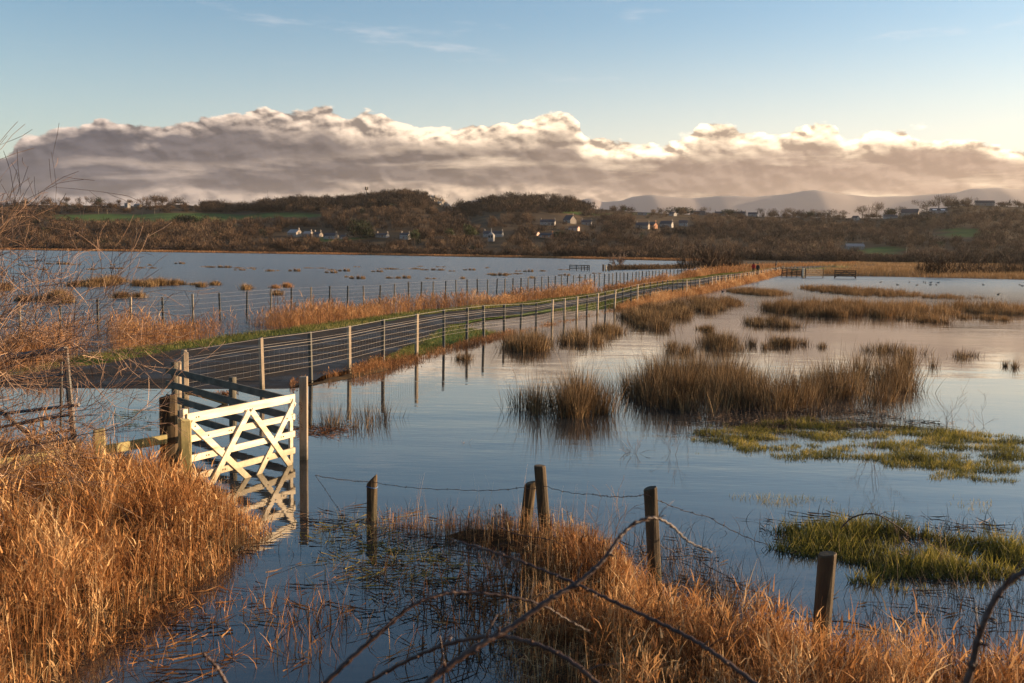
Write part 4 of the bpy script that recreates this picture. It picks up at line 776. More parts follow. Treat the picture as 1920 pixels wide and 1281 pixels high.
# distinct trees
for a in [('bare', 125, 385, 367, 15, 'lone round bare tree on the left skyline, left of the tower'), ('sparse', 149, 384, 368, 9, 'thin bare tree just right of the lone round skyline tree'), ('sparse', 163, 384, 367, 9, 'bare skyline tree left of a pair, thin crown'), ('bare', 173, 384, 366, 13, 'rounder bare skyline tree beside the small dark evergreen'),
          ('ever', 185, 385, 369, 14, 'small dark evergreen on the left skyline'), ('bare', 223, 386, 373, 10, 'small bare tree left of the pale tower'), ('bare', 243, 386, 372, 12, 'bare tree rising behind the pale tower'), ('bare', 275, 388, 368, 22, 'bare tree at the left of the big skyline clump'), ('bare', 291, 388, 363, 24, 'tallest bare tree of the left skyline clump'), ('bare', 306, 389, 365, 20, 'bare tree at the right of the skyline clump'),
          ('ever', 340, 424, 402, 34, 'dark evergreen left half of the pair below the green field'), ('ever', 358, 425, 401, 32, 'dark evergreen right half of the pair below the green field'), ('ever', 676, 447, 411, 44, 'big black evergreen beside the row of low houses'), ('pine', 777, 466, 432, 30, 'scots pine with layered crown and visible trunk in front of the bungalows'), ('pine', 880, 462, 423, 40, 'broad dark pine left of the bell turret house'), ('pine', 842, 455, 430, 26, 'small dark pine left of the broad pine'),
          ('bare', 765, 378, 354, 24, 'spreading bare tree on top of the first knoll'), ('sparse', 823, 386, 364, 22, 'bare tree above the rocky crag'), ('bare', 1071, 392, 365, 24, 'bare tree with lacy crown on the right shoulder of the second knoll'), ('ever', 1052, 447, 432, 22, 'dark evergreen right of the brick gabled house'), ('ever', 1275, 400, 386, 36, 'dark spreading evergreen on the village skyline'), ('bare', 1318, 394, 380, 18, 'round bare tree above the long slate roof'),
          ('ever', 1368, 398, 385, 26, 'dark evergreen behind the village roofs'), ('sparse', 1425, 400, 384, 16, 'thin bare tree right of the village roofs'), ('bare', 1452, 400, 385, 14, 'small bare tree on the village skyline right of the thin one'), ('bare', 1483, 402, 386, 26, 'round bare skyline tree right of the village'), ('ever', 1520, 403, 391, 24, 'low dark evergreen on the skyline right of the village'), ('bare', 1552, 404, 387, 30, 'broad bare tree on the skyline left of centre right'), ('bare', 1580, 404, 390, 22, 'bare tree next to the broad one on the right skyline'),
          ('bare', 1617, 408, 386, 30, 'bare tree left of the tallest rounded skyline tree'), ('bare', 1643, 410, 380, 28, 'tallest rounded skyline tree on the right hill'), ('ever', 1672, 408, 389, 24, 'dark evergreen beside the slate barn'), ('sparse', 1690, 402, 383, 22, 'umbrella shaped bare tree behind the slate barn'), ('bare', 1738, 396, 374, 26, 'bare tree at the left of the tall hilltop row'), ('bare', 1760, 394, 366, 28, 'highest bare tree of the hilltop row'), ('bare', 1785, 390, 367, 28, 'bare tree right of the highest one in the hilltop row'), ('bare', 1812, 388, 372, 26, 'lower bare tree at the right end of the hilltop row'), ('bare', 1878, 388, 378, 20, 'small bare tree right of the hilltop barn'), ('bare', 1910, 390, 379, 18, 'small bare tree at the right end of the skyline')]:
    tree(*a)
for k, (x, b, t, w) in enumerate([(487, 425, 401, 16), (519, 425, 399, 20), (690, 405, 388, 14), (708, 405, 387, 16)]): tree('sparse', x, b, t, w, ['pale poplar-like bare tree rising left of a pair in front of the green field', 'wider pale bare tree right of it in front of the green field', 'slender upright bare tree below the mast knoll', 'broader upright bare tree below the mast knoll'][k])
# thorn trees that stand nearer
random.seed(9); RMIN = .03
def thorn(px, yb, yt, w, label, dep=None, name='thorn_tree', kind='clump'): return tree(kind, px, yb, yt, w, label, name, dep=dep)
for px, yb, yt, w, lab in ((1300, 507, 448, 56, 'dark thorn bush at the left of the thicket by the path'), (1325, 509, 444, 64, 'tallest thorn bush of the thicket by the path'), (1355, 508, 454, 58, 'thorn bush right of the tallest one in the thicket'), (1378, 504, 476, 38, 'low thorn bush at the right end of the thicket'), (1760, 518, 462, 66, 'round thorn bush at the far side of the right water'), (1835, 516, 466, 80, 'wide thorn bush behind the water right of the round one'), (1885, 515, 476, 56, 'low thorn bush at the far right behind the water'), (1918, 516, 468, 56, 'thorn bush cut by the right frame edge')):
    h = hit(px, yb, 60); thorn(px, yb, yt, w, lab, kind='clump')
o = thorn_bush('bare_tree', at(1160, 504), 'small wind bent bare tree standing on the spit in the lagoon', 3, 2.6, .16, kids=(4, 4, 3), spread=.8, droop=-.01)
# woodland on the slopes, individual crowns merged to masses
def wood(name, label, n, boxfn, mats, hr, wr, seed, kq=170):
    global rng
    vm = VM(); base = []
    for k in range(6):
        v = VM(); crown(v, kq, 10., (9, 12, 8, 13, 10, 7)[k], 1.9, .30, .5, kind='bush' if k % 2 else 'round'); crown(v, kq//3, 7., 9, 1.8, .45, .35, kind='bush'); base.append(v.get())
    cnt = 0; tries = 0
    while cnt < n and tries < n*14:
        tries += 1; q = boxfn()
        if q is None: continue
        x, y, hs = q; z = float(G(x, y)); h = U(*hr)*hs; w = h*U(*wr)
        bx, by = proj((x, y, z)); ty = by-h*FP/y; hw = w*.5*FP/y
        if any(bx+hw > a and bx-hw < c and ty < b+(d-b)*.5 and by > b for a, b, c, d in PROT): continue
        V, F, R = base[rng.integers(6)]; a = U(0, 6.28); ca, sa = math.cos(a), math.sin(a); s = w/10; T = np.stack([x+(V[:, 0]*ca-V[:, 1]*sa)*s, y+(V[:, 0]*sa+V[:, 1]*ca)*s, z+V[:, 2]*h/10], -1)
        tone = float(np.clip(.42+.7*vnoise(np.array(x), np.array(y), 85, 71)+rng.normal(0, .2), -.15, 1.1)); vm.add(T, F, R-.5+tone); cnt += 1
    return tag(vm.build(name, MT[mats]), label, 'woodland', kind='stuff')
PROT = [(105, 400, 330, 411), (330, 399, 590, 406), (430, 399, 600, 410), (1620, 463, 1690, 471), (1625, 470, 1690, 477), (1752, 431, 1830, 440),
        (538, 428, 606, 446), (606, 435, 655, 450), (703, 434, 732, 446), (748, 434, 772, 449), (903, 430, 950, 445), (912, 438, 930, 452), (1010, 436, 1040, 446),
        (1008, 408, 1045, 422), (1058, 400, 1085, 418), (1088, 408, 1112, 422), (1195, 412, 1232, 429), (1232, 412, 1266, 427), (1272, 410, 1292, 424), (1064, 423, 1092, 432), (1252, 396, 1270, 405), (1195, 397, 1215, 403),
        (1292, 390, 1325, 399), (1340, 390, 1425, 404), (1598, 404, 1612, 414), (1655, 402, 1684, 411), (1688, 389, 1725, 408), (1742, 390, 1778, 401), (1826, 374, 1866, 385), (1582, 454, 1622, 468), (232, 378, 246, 392), (812, 368, 850, 400), (1335, 370, 1420, 392)]
def slope(y0, y1, p0, p1, dens=None):
    def f():
        y = math.sqrt(U(y0*y0, y1*y1)); pe = U(p0, p1); x = (pe-960)/FP*y
        if dens is not None and dens(x, y): return None
        return x, y, 1.
    return f
wood('wood', 'brown leafless woodland covering the lower slopes across the whole view', 2700, slope(790, 1250, -350, 2250, lambda x, y: vnoise(np.array(x), np.array(y), 90, 31) < -.40), 'wood', (6.5, 11), (.85, 1.25), 1)
wood('evergreens', 'dark evergreens dotted through the leafless woods', 90, slope(790, 1380, -350, 2250, lambda x, y: vnoise(np.array(x), np.array(y), 60, 33) < .05), 'ever', (6, 10), (.7, 1.1), 6)
wood('upper_wood', 'leafless woodland along the hill tops, ridge shade put into its dark colour', 900, slope(1230, 1420, 380, 1100), 'darkwood', (8, 13), (.9, 1.3), 2)  # shade on the ridge is painted in through the darker wood colour
wood('hedgerow_wood', 'brown hedges and trees on the upper left and right hill slopes', 620, lambda: (slope(1240, 1400, -350, 420)() if U() < .35 else slope(1180, 1390, 1090, 2250)()), 'wood', (4.5, 8), (.9, 1.5), 3)
wood('skyline_trees', 'ragged line of leafless trees along the right hand skyline', 210, lambda: (lambda pe: ((pe-960)/FP*(yy := U(1375, 1410)), yy, 1.) if vnoise(np.array(pe), np.array(0.), 38, 5) > -.22 else None)(U(1090, 2250) if U() < .8 else U(-350, 700)), 'wood', (5, 12), (.8, 1.15), 8)
wood('shore_scrub', 'low dark brown scrub along the foot of the hills', 620, lambda: (lambda pe: ((pe-960)/FP*(yy := np.interp(pe, [0, 700, 1280, 1400, 1900], [766, 768, 610, 655, 672])+U(0, 45)), yy, 1.))(U(-350, 2250)), 'wood', (3.5, 7), (1.1, 2.), 4)
wood('mid_wood', 'brown leafless woodland between the marsh and the right hand hills', 900, lambda: (lambda pe: ((pe-960)/FP*(yy := U(660, 800)), yy, 1.))(U(1050, 2250)), 'wood', (6, 9.5), (.9, 1.3), 5)
# ---------------------------------------------------------------- houses
HM = {k: solid(k, v, sc, .85, attr=False) for k, v, sc in (('white_render', [(.20, .19, .18), (.34, .325, .30)], 1.), ('brick_wall', [(.26, .12, .07), (.42, .22, .13)], 2.), ('stone_wall', [(.16, .14, .12), (.30, .26, .22)], 1.5), ('pink_render', [(.42, .27, .22), (.55, .38, .30)], 1.), ('slate_roof', [(.035, .035, .042), (.07, .068, .075)], 1.5), ('pale_roof', [(.22, .20, .19), (.38, .34, .31)], 1.), ('tile_roof', [(.12, .06, .04), (.22, .11, .07)], 1.5), ('window_glass', [(.02, .025, .03), (.05, .06, .07)], 1), ('white_frame', [(.7, .7, .68), (.8, .8, .78)], 1.))}
HM['window_glass'].node_tree.nodes['Principled BSDF'].inputs['Roughness'].default_value = .12
def house(px, py, wpx, hpx, label, wall='white_render', roof='slate_roof', rot=0., depth=7., chim=1, wins=3, door=True, name='house', storeys=None, sky=0, roofk=.45, dep=None):
    p = hit(px, py, 300) if dep is None else atd(px, py, dep); s = p[1]/FP*.86; W = wpx*s; Ht = hpx*s; rh = Ht*roofk; h = Ht-rh; D = depth
    e = empty(name, p-np.array([0, 0, .0]), rot); tag(e, label, 'house'); mb = MB()
    V = [(-W/2, -D/2, -3), (W/2, -D/2, -3), (W/2, D/2, -3), (-W/2, D/2, -3), (-W/2, -D/2, h), (W/2, -D/2, h), (W/2, D/2, h), (-W/2, D/2, h), (-W/2, 0, h+rh), (W/2, 0, h+rh)]
    mb.add(V, [(0, 1, 5, 4), (2, 3, 7, 6), (1, 2, 6, 9, 5), (3, 0, 4, 8, 7)]); mb.build('wall', HM[wall], e)
    mb = MB(); t = .25; o = .35; k = rh/(D/2)
    for sg in (-1, 1):
        y0 = sg*(D/2+o); z0 = h-o*k; P = [(-W/2-o, y0, z0+.05), (W/2+o, y0, z0+.05), (W/2+o, 0, h+rh+.05), (-W/2-o, 0, h+rh+.05)]; mb.add(P+[(a, b, c+t) for a, b, c in P], [(0, 1, 2, 3), (4, 5, 6, 7), (0, 1, 5, 4), (1, 2, 6, 5), (2, 3, 7, 6), (3, 0, 4, 7)])
    ro = mb.build('roof', HM[roof], e)
    for c in range(chim):
        mb = MB(); cx = (-W/2+.5) if c else (W/2-.5); mb.box((cx, 0, h+rh+.7), (.8, 1.1, 1.9)); mb.box((cx, 0, h+rh+1.72), (.95, 1.25, .16)); mb.tube([(cx, .2, h+rh+1.75), (cx, .2, h+rh+2.15)], .14, 6); mb.build('chimney', HM[wall if wall != 'white_render' else 'stone_wall'], ro)
    ns = storeys or (2 if h > 4 else 1)
    for sI in range(ns):
        zc = h*(sI+.55)/ns
        for i in range(wins):
            xc = -W/2+W*(i+.5)/wins
            if door and sI == 0 and i == wins//2:
                mb = MB(); mb.box((xc, -D/2-.03, 1.), (.95, .08, 2.)); mb.build('door', HM['tile_roof'], e); continue
            mb = MB(); mb.box((xc, -D/2-.04, zc), (1.3, .10, 1.2)); f = mb.build('window', HM['white_frame'], e); mb = MB()
            mb.box((xc-.29, -D/2-.07, zc), (.5, .08, 1.0)); mb.box((xc+.29, -D/2-.07, zc), (.5, .08, 1.0)); mb.build('pane', HM['window_glass'], f)
    for i in range(sky):
        mb = MB(); xc = -W/2+W*(i+.5)/sky; y1 = -D*.38; zz = h+rh*(1-abs(y1)/(D/2))+.42; ang = k; mb.add([(xc-W*.13, y1-.9, zz-.9*k), (xc+W*.13, y1-.9, zz-.9*k), (xc+W*.13, y1+.9, zz+.9*k), (xc-W*.13, y1+.9, zz+.9*k)], [(0, 1, 2, 3)]); mb.build('skylight', HM['white_frame'], ro)
    return e
random.seed(3)
H_ = [
 (553, 444, 24, 15, 'large grey house with pale hipped looking roof, leftmost of the low row', dict(wall='stone_wall', roof='pale_roof', rot=-.5, depth=9)),
 (578, 444, 16, 11, 'grey house with pale roof right of the largest one', dict(wall='stone_wall', roof='pale_roof', rot=-.3)),
 (596, 445, 16, 11, 'dark roofed house with pale gable chimney in the low row', dict(wall='stone_wall', rot=-.35, chim=2)),
 (621, 448, 28, 12, 'long dark slate roofed house with a sunlit gable above a lawn', dict(wall='white_render', rot=-.35, wins=5)),
 (645, 448, 12, 8, 'small dark bungalow right of the long slate roofed house', dict(wall='white_render', rot=-.4, wins=2)),
 (717, 445, 26, 8, 'white bungalow with sunlit gable right of the big black evergreen', dict(rot=-.3, chim=2, wins=4)),
 (760, 448, 20, 12, 'white flat looking house behind the scots pine', dict(rot=-.3, chim=2, roofk=.3)),
 (846, 442, 9, 8, 'tiny white house between the two dark pines', dict(wall='white_render', rot=-.6, wins=2)),
 (925, 444, 42, 12, 'long white house with dormers and two tall chimneys', dict(rot=-.25, chim=2, wins=6)),
 (1025, 446, 30, 10, 'slate roofed house with brick sunlit gable in the wood edge', dict(wall='brick_wall', rot=-.55)),
 (1004, 441, 14, 7, 'small house with pale roof edge left of the brick gabled one', dict(wall='pink_render', rot=-.5, chim=0)),
 (1027, 422, 32, 11, 'long low white cottage in the middle of the village', dict(rot=-.2, chim=2, wins=4)),
 (1068, 418, 24, 16, 'stone farmhouse with steep sunlit gable edge', dict(wall='stone_wall', rot=-.9, depth=9, roofk=.6)),
 (1100, 422, 22, 10, 'white cottage right of the stone farmhouse', dict(rot=-.2, chim=2)),
 (1076, 432, 22, 9, 'pinkish house below the stone farmhouse', dict(wall='pink_render', roof='tile_roof', rot=-.4, chim=0)),
 (1205, 429, 28, 13, 'dark terraced house left of the orange brick gable', dict(wall='stone_wall', rot=-.45, chim=2)),
 (1224, 429, 16, 14, 'terrace end house with glowing orange brick gable', dict(wall='brick_wall', rot=-.8, chim=1)),
 (1250, 426, 26, 13, 'white two storey house right of the orange gable', dict(rot=-.5, chim=1, wins=4)),
 (1281, 424, 18, 12, 'white house with blue shade beside the double gabled one', dict(rot=-.2, chim=0, wins=4, storeys=2)),
 (1204, 403, 20, 5, 'long flat white building high on the village slope', dict(rot=-.1, chim=0, roofk=.25)),
 (1262, 405, 12, 8, 'small white gabled house below the skyline evergreen', dict(rot=-.8, chim=0, wins=2)),
 (1308, 399, 32, 8, 'long slate roofed bungalow on the village skyline', dict(rot=-.1, chim=1, wins=5)),
 (1352, 399, 26, 8, 'slate roofed house right of the long skyline bungalow', dict(wall='stone_wall', rot=-.3, chim=2)),
 (1383, 402, 34, 9, 'wide slate roofed house with two gables on the village skyline', dict(wall='stone_wall', rot=-.4, chim=1)),
 (1412, 402, 20, 8, 'dark roofed house at the right end of the village skyline', dict(wall='white_render', rot=-.4, chim=1)),
 (1604, 413, 12, 9, 'tiny bluish white gabled house on the right slope', dict(rot=-.8, chim=0, wins=2)),
 (1669, 410, 28, 8, 'low bluish white bungalow left of the slate barn', dict(rot=-.1, chim=0)),
 (1706, 408, 34, 18, 'big grey barn with slate roof on the right hill', dict(wall='stone_wall', rot=-.5, chim=0, wins=3, depth=11, name='barn')),
 (1759, 400, 34, 10, 'white house with two bright skylights on the right hill', dict(rot=-.15, chim=0, sky=2)),
 (1846, 385, 38, 10, 'long dark barn on top of the right hill', dict(wall='stone_wall', rot=-.2, chim=0, wins=5, name='barn')),
 (1602, 468, 38, 12, 'low pale grey cottage beside the small lit meadow', dict(wall='stone_wall', rot=-.05, chim=2, wins=4, roof='pale_roof')),
 (259, 388, 14, 6, 'small grey house right of the pale tower', dict(wall='stone_wall', roof='pale_roof', rot=-.3, chim=0, wins=2)),
 (520, 380, 24, 9, 'low dark building under the thin mast on the wooded ridge', dict(wall='stone_wall', rot=-.2, chim=0)),
]
for px, py, w, h, lab, kw in H_: house(px, py, w, h, lab, **kw)
# bell turret
p = hit(921, 453, 300); e = empty('bell_turret_house', p, -.3); tag(e, 'little white house with pointed spire glowing in front of the long white house', 'house'); s = p[1]/FP
mb = MB(); mb.box((0, 0, 2), (11*s, 9*s, 8)); mb.build('wall', HM['white_render'], e)
mb = MB(); mb.tube([(0, 0, 6.05), (0, 0, 7.2), (0, 0, 8.1)], [6.5*s, 4*s, 1.3*s], 8); ro = mb.build('roof', HM['white_render'], e); mb = MB(); mb.tube([(0, 0, 8.1), (0, 0, 12)], [1.2*s, .15], 6); mb.build('spire', HM['white_render'], ro)
for dx in (-2.4, 2.4): mb = MB(); mb.box((dx*s, -4.5*s-.04, 4.2), (1.6, .12, 2.0)); mb.build('window', HM['window_glass'], e)
# tower, masts and poles
p = hit(239, 391, 500); s = p[1]/FP; e = empty('pale_tower', p, -.4); tag(e, 'pale square tower block standing on the left skyline hill', 'tower')
mb = MB(); mb.box((0, 0, 5*s-1), (8*s, 7*s, 11*s)); mb.build('wall', HM['white_render'], e); mb = MB(); mb.box((0, 0, 10.7*s-.6), (8.6*s, 7.6*s, .5)); mb.build('roof', HM['pale_roof'], e)
for k in range(3): mb = MB(); mb.box((0, -3.5*s-.05, (2+3*k)*s), (1.4, .15, 1.3)); mb.build('window', HM['window_glass'], e)
p = hit(687, 377, 500); s = p[1]/FP; e = empty('telecom_mast', p); tag(e, 'telecom mast with antenna head on top of the wooded knoll', 'mast'); H = 24*s
mb = MB(); mb.tube([(0, 0, 0), (0, 0, H)], [.6, .45], 8); mb.build('pole', MT['metal'], e)
mb = MB(); mb.tube([(0, 0, H*.86), (0, 0, H*.9)], 2.1, 10)
for k in range(3):
    for zz in (0,): mb.box((1.7*math.cos(k*2.09+.3), 1.7*math.sin(k*2.09+.3), H*.96), (1.3, 1.3, 4.2), k*2.09)
mb.build('antenna_head', MT['trunk'], e)
def pole(px, yb, yt, rad, label, name='utility_pole', cross=0, mat='post', lo=100):
    p = hit(px, yb, lo); H = (yb-yt)*p[1]/FP; e = empty(name, p); tag(e, label, 'pole' if 'pole' in name else 'mast'); mb = MB(); mb.tube([(0, 0, -1), (0, 0, H)], [rad, rad*.7], 6); mb.build('pole', MT[mat], e)
    for k in range(cross): mb = MB(); mb.box((0, 0, H-.5-k*3), (2.4+k, .15, .15)); mb.build('crossarm', MT[mat], e)
pole(502, 385, 357, .16, 'thin mast above the low dark building on the ridge', 'thin_mast', mat='metal'); pole(73, 386, 358, .35, 'left skyline pylon behind the hawthorn twigs', 'pylon', 2, 'metal')
pole(256, 448, 428, .20, 'pale wooden pole in the brown wood below the green field', cross=1); pole(75, 425, 411, .18, 'pale pole at the left end of the green field'); pole(383, 468, 445, .16, 'pale pole at the foot of the wood above the lagoon shore')
pole(290, 402, 391, .16, 'wooden pole just above the green field', cross=1); pole(185, 402, 391, .16, 'leftmost of the short poles above the green field'); pole(201, 402, 392, .16, 'short pole next to the leftmost one above the green field')
pole(1699, 480, 464, .14, 'lamp topped pole by the small lit meadow', cross=1); pole(629, 449, 431, .14, 'pole rising over the long slate roofed house'); pole(1338, 410, 398, .18, 'pale forked post below the village skyline', cross=1); pole(364, 397, 391, .2, 'white pole on the track at the top of the field', cross=0)
# rocky crag
cg = [hit(x, y, 900) for x, y in ((815, 384), (825, 388), (835, 393), (845, 392))]; mb = MB(); random.seed(14)
rk = solid('pale_rock', [(.12, .10, .08), (.32, .27, .21), (.5, .43, .35)], .35, .9, bump=0)
bm = bmesh.new(); c0 = hit(830, 392, 900)
for k in range(46):
    t = random.random(); px = 810+38*t+random.gauss(0, 3); pyy = 374+24*t+random.gauss(0, 3); q = hit(px, max(pyy, 372), 900); rs = random.uniform(1.2, 3.4)
    g_ = bmesh.ops.create_icosphere(bm, subdivisions=1, radius=rs)
    for v in g_['verts']: v.co = Vector((v.co.x*random.uniform(.7, 1.3), v.co.y*random.uniform(.7, 1.3), v.co.z*random.uniform(.8, 1.7)+3))+Vector([float(a) for a in (q-c0)])+Vector((0, -8, 0))
me = bpy.data.meshes.new('rocky_crag'); bm.to_mesh(me); bm.free(); me.materials.append(rk); o = link('rocky_crag', me, None, c0); tag(o, 'sunlit rocky crag on the right end of the first knoll', 'rocks')
# ---------------------------------------------------------------- far end of the fence: gates, pens, posts
def far_gate(p, q, h, label, mat='trunk', posts=True, name='far_gate', nb=4, brace=True):
    p = np.array(p); q = np.array(q); e = empty(name, p); tag(e, label, 'gate' if 'gate' in name else 'fence'); d = q-p
    for k in range(nb): mb = MB(); z = h*(k+1)/nb; mb.plank((0, 0, z), d+np.array([0, 0, z]), .15, .06); mb.build('rail', MT[mat], e)
    if brace:
        for a, b in ((0, .5), (1, .5)): mb = MB(); mb.plank(d*a+np.array([0, -.06, .1]), d*b+np.array([0, -.06, h]), .04, .12, up=(0, 1, 0)); mb.build('brace', MT[mat], e)
    if posts:
        for a in posts if isinstance(posts, (list, tuple)) else (0, 1): link('post', post_me(.14, .14, h*1.1, 'trunk'), e, d*a)
    return e
far_gate(at(1510, 520, .1), at(1543, 519.5, .1), 1.3, 'dark gate at the end of the flooded corner behind the white marker post'); far_gate(at(1565, 521, .1), at(1604, 521.5, .1), 1.15, 'dark gate further right at the edge of the tawny marsh')
far_gate(at(1466, 516, .3), at(1503, 518, .15), 1.05, 'dark timber pen between the fence end and the white marker post', name='timber_pen', nb=4, brace=False, posts=[0, .25, .5, .75, 1])
far_gate(at(1068, 507), at(1105, 508), 1.05, 'broken dark rail fence standing alone in the lagoon', name='broken_fence', nb=3, brace=False, posts=[0, .35, .6, .75, .9, 1], mat='trunk')
link('x', None).name = 'tmp'; bpy.data.objects.remove(bpy.data.objects['tmp'])
for x, b, t, lab, m in ((1131, 508, 496, 'leftmost dark stump by the spit in the lagoon', 'trunk'), (1136, 508, 497, 'white stained stump beside the leftmost dark one', 'gate'), (1142, 508, 495, 'tall dark stump left of the bare tree on the spit', 'trunk'), (1148, 507, 499, 'short stump closest to the bare tree on the spit', 'trunk'), (1506, 521, 503, 'white marker post at the corner of the far timber pen', 'gate')): lone_post(x, b, t, .30, lab, m, rnd=False)
for i in range(12):
    x = 1459+i*6.2+random.uniform(-2, 2); o = lone_post(x, 512, 501.5+random.uniform(-1, 1.5), .22, 'short pale post in the row beyond the far pen', 'post'); o['group'] = 'pale posts beyond the far pen'; o.location.z = .3
# ---------------------------------------------------------------- people
def person(px, dep, z, jacket, trousers, hair, label, hood=False, H=1.75, stride=.12, facing=0., mirror=1):
    p = atd(px, 500, dep); p = np.array([p[0], p[1], z]); e = empty('person', p, facing); tag(e, label, 'person'); s = H/1.75
    def skin(nm, verts, edges, rad, mat, parent, sub=1):
        me = bpy.data.meshes.new(nm); me.from_pydata([(a*s, b*s, c*s) for a, b, c in verts], edges, []); me.update(); o = link(nm, me, parent); me.materials.append(mat)
        md = o.modifiers.new('Skin', 'SKIN')
        for i, r_ in enumerate(rad): me.skin_vertices[0].data[i].radius = (r_[0]*s, r_[1]*s) if isinstance(r_, tuple) else (r_*s, r_*s)
        me.skin_vertices[0].data[0].use_root = True; m2 = o.modifiers.new('Sub', 'SUBSURF'); m2.levels = sub; m2.render_levels = sub; return o
    st_ = stride
    V = [(0, 0, .95), (0, 0, 1.15), (0, 0, 1.38), (0, .0, 1.48), (0, .01, 1.60), (0, .01, 1.70),
         (.09, 0, .90), (.10, st_*.6, .50), (.10, st_*.6-.02, .08), (.10, st_*.6+.14, .03), (-.09, 0, .90), (-.10, -st_*.2, .50), (-.10, -st_-.05, .10), (-.10, -st_+.08, .04),
         (.17, 0, 1.40), (.23, -.02, 1.13), (.22, .08, .90), (.215, .11, .80), (-.17, 0, 1.40), (-.23, .02, 1.13), (-.22, .12, .92), (-.215, .16, .82)]
    E_ = [(0, 1), (1, 2), (2, 3), (3, 4), (4, 5), (0, 6), (6, 7), (7, 8), (8, 9), (0, 10), (10, 11), (11, 12), (12, 13), (2, 14), (14, 15), (15, 16), (16, 17), (2, 18), (18, 19), (19, 20), (20, 21)]
    R_ = [(.15, .11), (.14, .10), (.16, .11), .055, (.085, .10), (.07, .08), .085, .06, .045, .04, .085, .06, .045, .04, .06, .045, .035, .03, .06, .045, .035, .03]
    body = skin('body', V, E_, R_, trousers, e, 2)
    J = [(0, 0, .86), (0, 0, 1.12), (0, 0, 1.38), (0, .0, 1.47), (.17, 0, 1.40), (.24, -.02, 1.13), (.22, .08, .90), (-.17, 0, 1.40), (-.24, .02, 1.13), (-.22, .12, .92)]
    skin('jacket', J, [(0, 1), (1, 2), (2, 3), (2, 4), (4, 5), (5, 6), (2, 7), (7, 8), (8, 9)], [(.20, .15), (.185, .14), (.19, .14), .08, .085, .066, .05, .085, .066, .05], jacket, e, 2)
    if hood: skin('hood', [(0, -.02, 1.48), (0, -.01, 1.62), (0, -.01, 1.72)], [(0, 1), (1, 2)], [.10, (.125, .13), (.09, .10)], jacket, e, 2)
    else:
        skin('hair', [(0, -.03, 1.56), (0, -.02, 1.66), (0, -.0, 1.73)], [(0, 1), (1, 2)], [(.08, .075), (.10, .105), (.07, .08)], hair, e, 2)
    hd = bpy.data.meshes.new('face'); mbf = MB(); mbf.tube([(0, .085*s, 1.64*s), (0, .115*s, 1.60*s)], [.012*s, .018*s], 6); mbf.tube([(-.03*s, .092*s, 1.565*s), (.03*s, .092*s, 1.565*s)], .006*s, 5); mbf.build('nose_and_mouth', SKINM, e, True)
    return e
SKINM = solid('skin', [(.40, .22, .15), (.52, .30, .21)], 8, .6); red = solid('red_jacket', [(.26, .012, .01), (.40, .03, .02)], 6, .8); dk = solid('navy_cloth', [(.008, .009, .014), (.02, .022, .03)], 6, .85); gy_ = solid('dark_cloth', [(.015, .014, .014), (.035, .03, .03)], 6, .85); hr = solid('dark_hair', [(.015, .01, .008), (.04, .025, .015)], 20, .7)
zq = float(zp(138))+.04
person(1413, 138, zq, red, gy_, hr, 'walker in a red jacket with dark trousers on the far end of the path', stride=.16, facing=3.1)
person(1421, 142, zq, gy_, gy_, hr, 'walker in dark clothes half hidden beside the red jacket', H=1.6, stride=.14, facing=3.2)
p = atd(1455, 500, 175); person(1455, 175, float(G(p[0], p[1]))+.8, dk, dk, hr, 'person in a dark hooded coat beside the end of the fence', hood=True, H=1.85, stride=.05, facing=1.2)
# ---------------------------------------------------------------- ducks
def duck_mesh():
    mb = MB(); mb.tube([(-.28, 0, .10), (-.20, 0, .09), (-.05, 0, .07), (.10, 0, .07), (.2, 0, .10), (.24, 0, .14)], [.015, .06, .11, .12, .07, .03], 10); return mb
dm = duck_mesh().me('body', gy_, True); mb = MB(); mb.tube([(.2, 0, .10), (.24, 0, .2), (.25, 0, .27), (.31, 0, .27), (.38, 0, .255)], [.05, .035, .05, .03, .012], 8); hm = mb.me('head', dk, True); mb = MB(); mb.tube([(-.2, .075, .1), (-.05, .105, .1), (.1, .08, .1)], [.01, .045, .02], 6); mb.tube([(-.2, -.075, .1), (-.05, -.105, .1), (.1, -.08, .1)], [.01, .045, .02], 6); wm_ = mb.me('wing', MT['trunk'], True)
DK = [(1651, 530), (1683, 535), (1705, 530), (1732, 530), (1735, 531.5), (1745, 531), (1759, 531), (1745, 535), (1756, 535), (1719, 535.5), (1844, 535), (1912, 535), (1872, 553), (1917, 537), (1328, 547), (1355, 547.5), (745, 484), (818, 486), (835, 486.5), (840, 486), (905, 488), (1098, 492), (930, 487), (1101, 491.5)]
for i, (x, y) in enumerate(DK):
    p = at(x, y); e = empty('duck', (p[0], p[1], 0), U(0, 6.28)); sc = .7 if y > 500 else 1.1; e.scale = (sc,)*3; link('body', dm, e); link('head', hm, e); link('wing', wm_, e)
    tag(e, 'small dark duck swimming on the bright strip of the right hand flood' if x > 1600 else ('dark duck beside the reflections of the pale fence posts' if x > 1300 else 'tiny dark waterfowl far out on the lagoon'), 'duck', 'ducks on the right hand flood' if x > 1600 else ('ducks by the fence' if x > 1300 else 'waterfowl far out on the lagoon'))
# ---------------------------------------------------------------- haze
hz = bpy.data.materials.new('haze'); t, N, L = nt(hz); N.remove(N['Principled BSDF']); v = N.new('ShaderNodeVolumePrincipled'); v.inputs['Color'].default_value = (1., .93, .86, 1); v.inputs['Density'].default_value = HAZE; v.inputs['Anisotropy'].default_value = .35; L.new(v.outputs[0], N['Material Output'].inputs['Volume'])
mb = MB(); mb.box((0, 5700, 375), (24000, 13000, 753)); o = mb.build('haze', hz); tag(o, 'thin pale evening haze over the whole view', 'haze', kind='stuff')
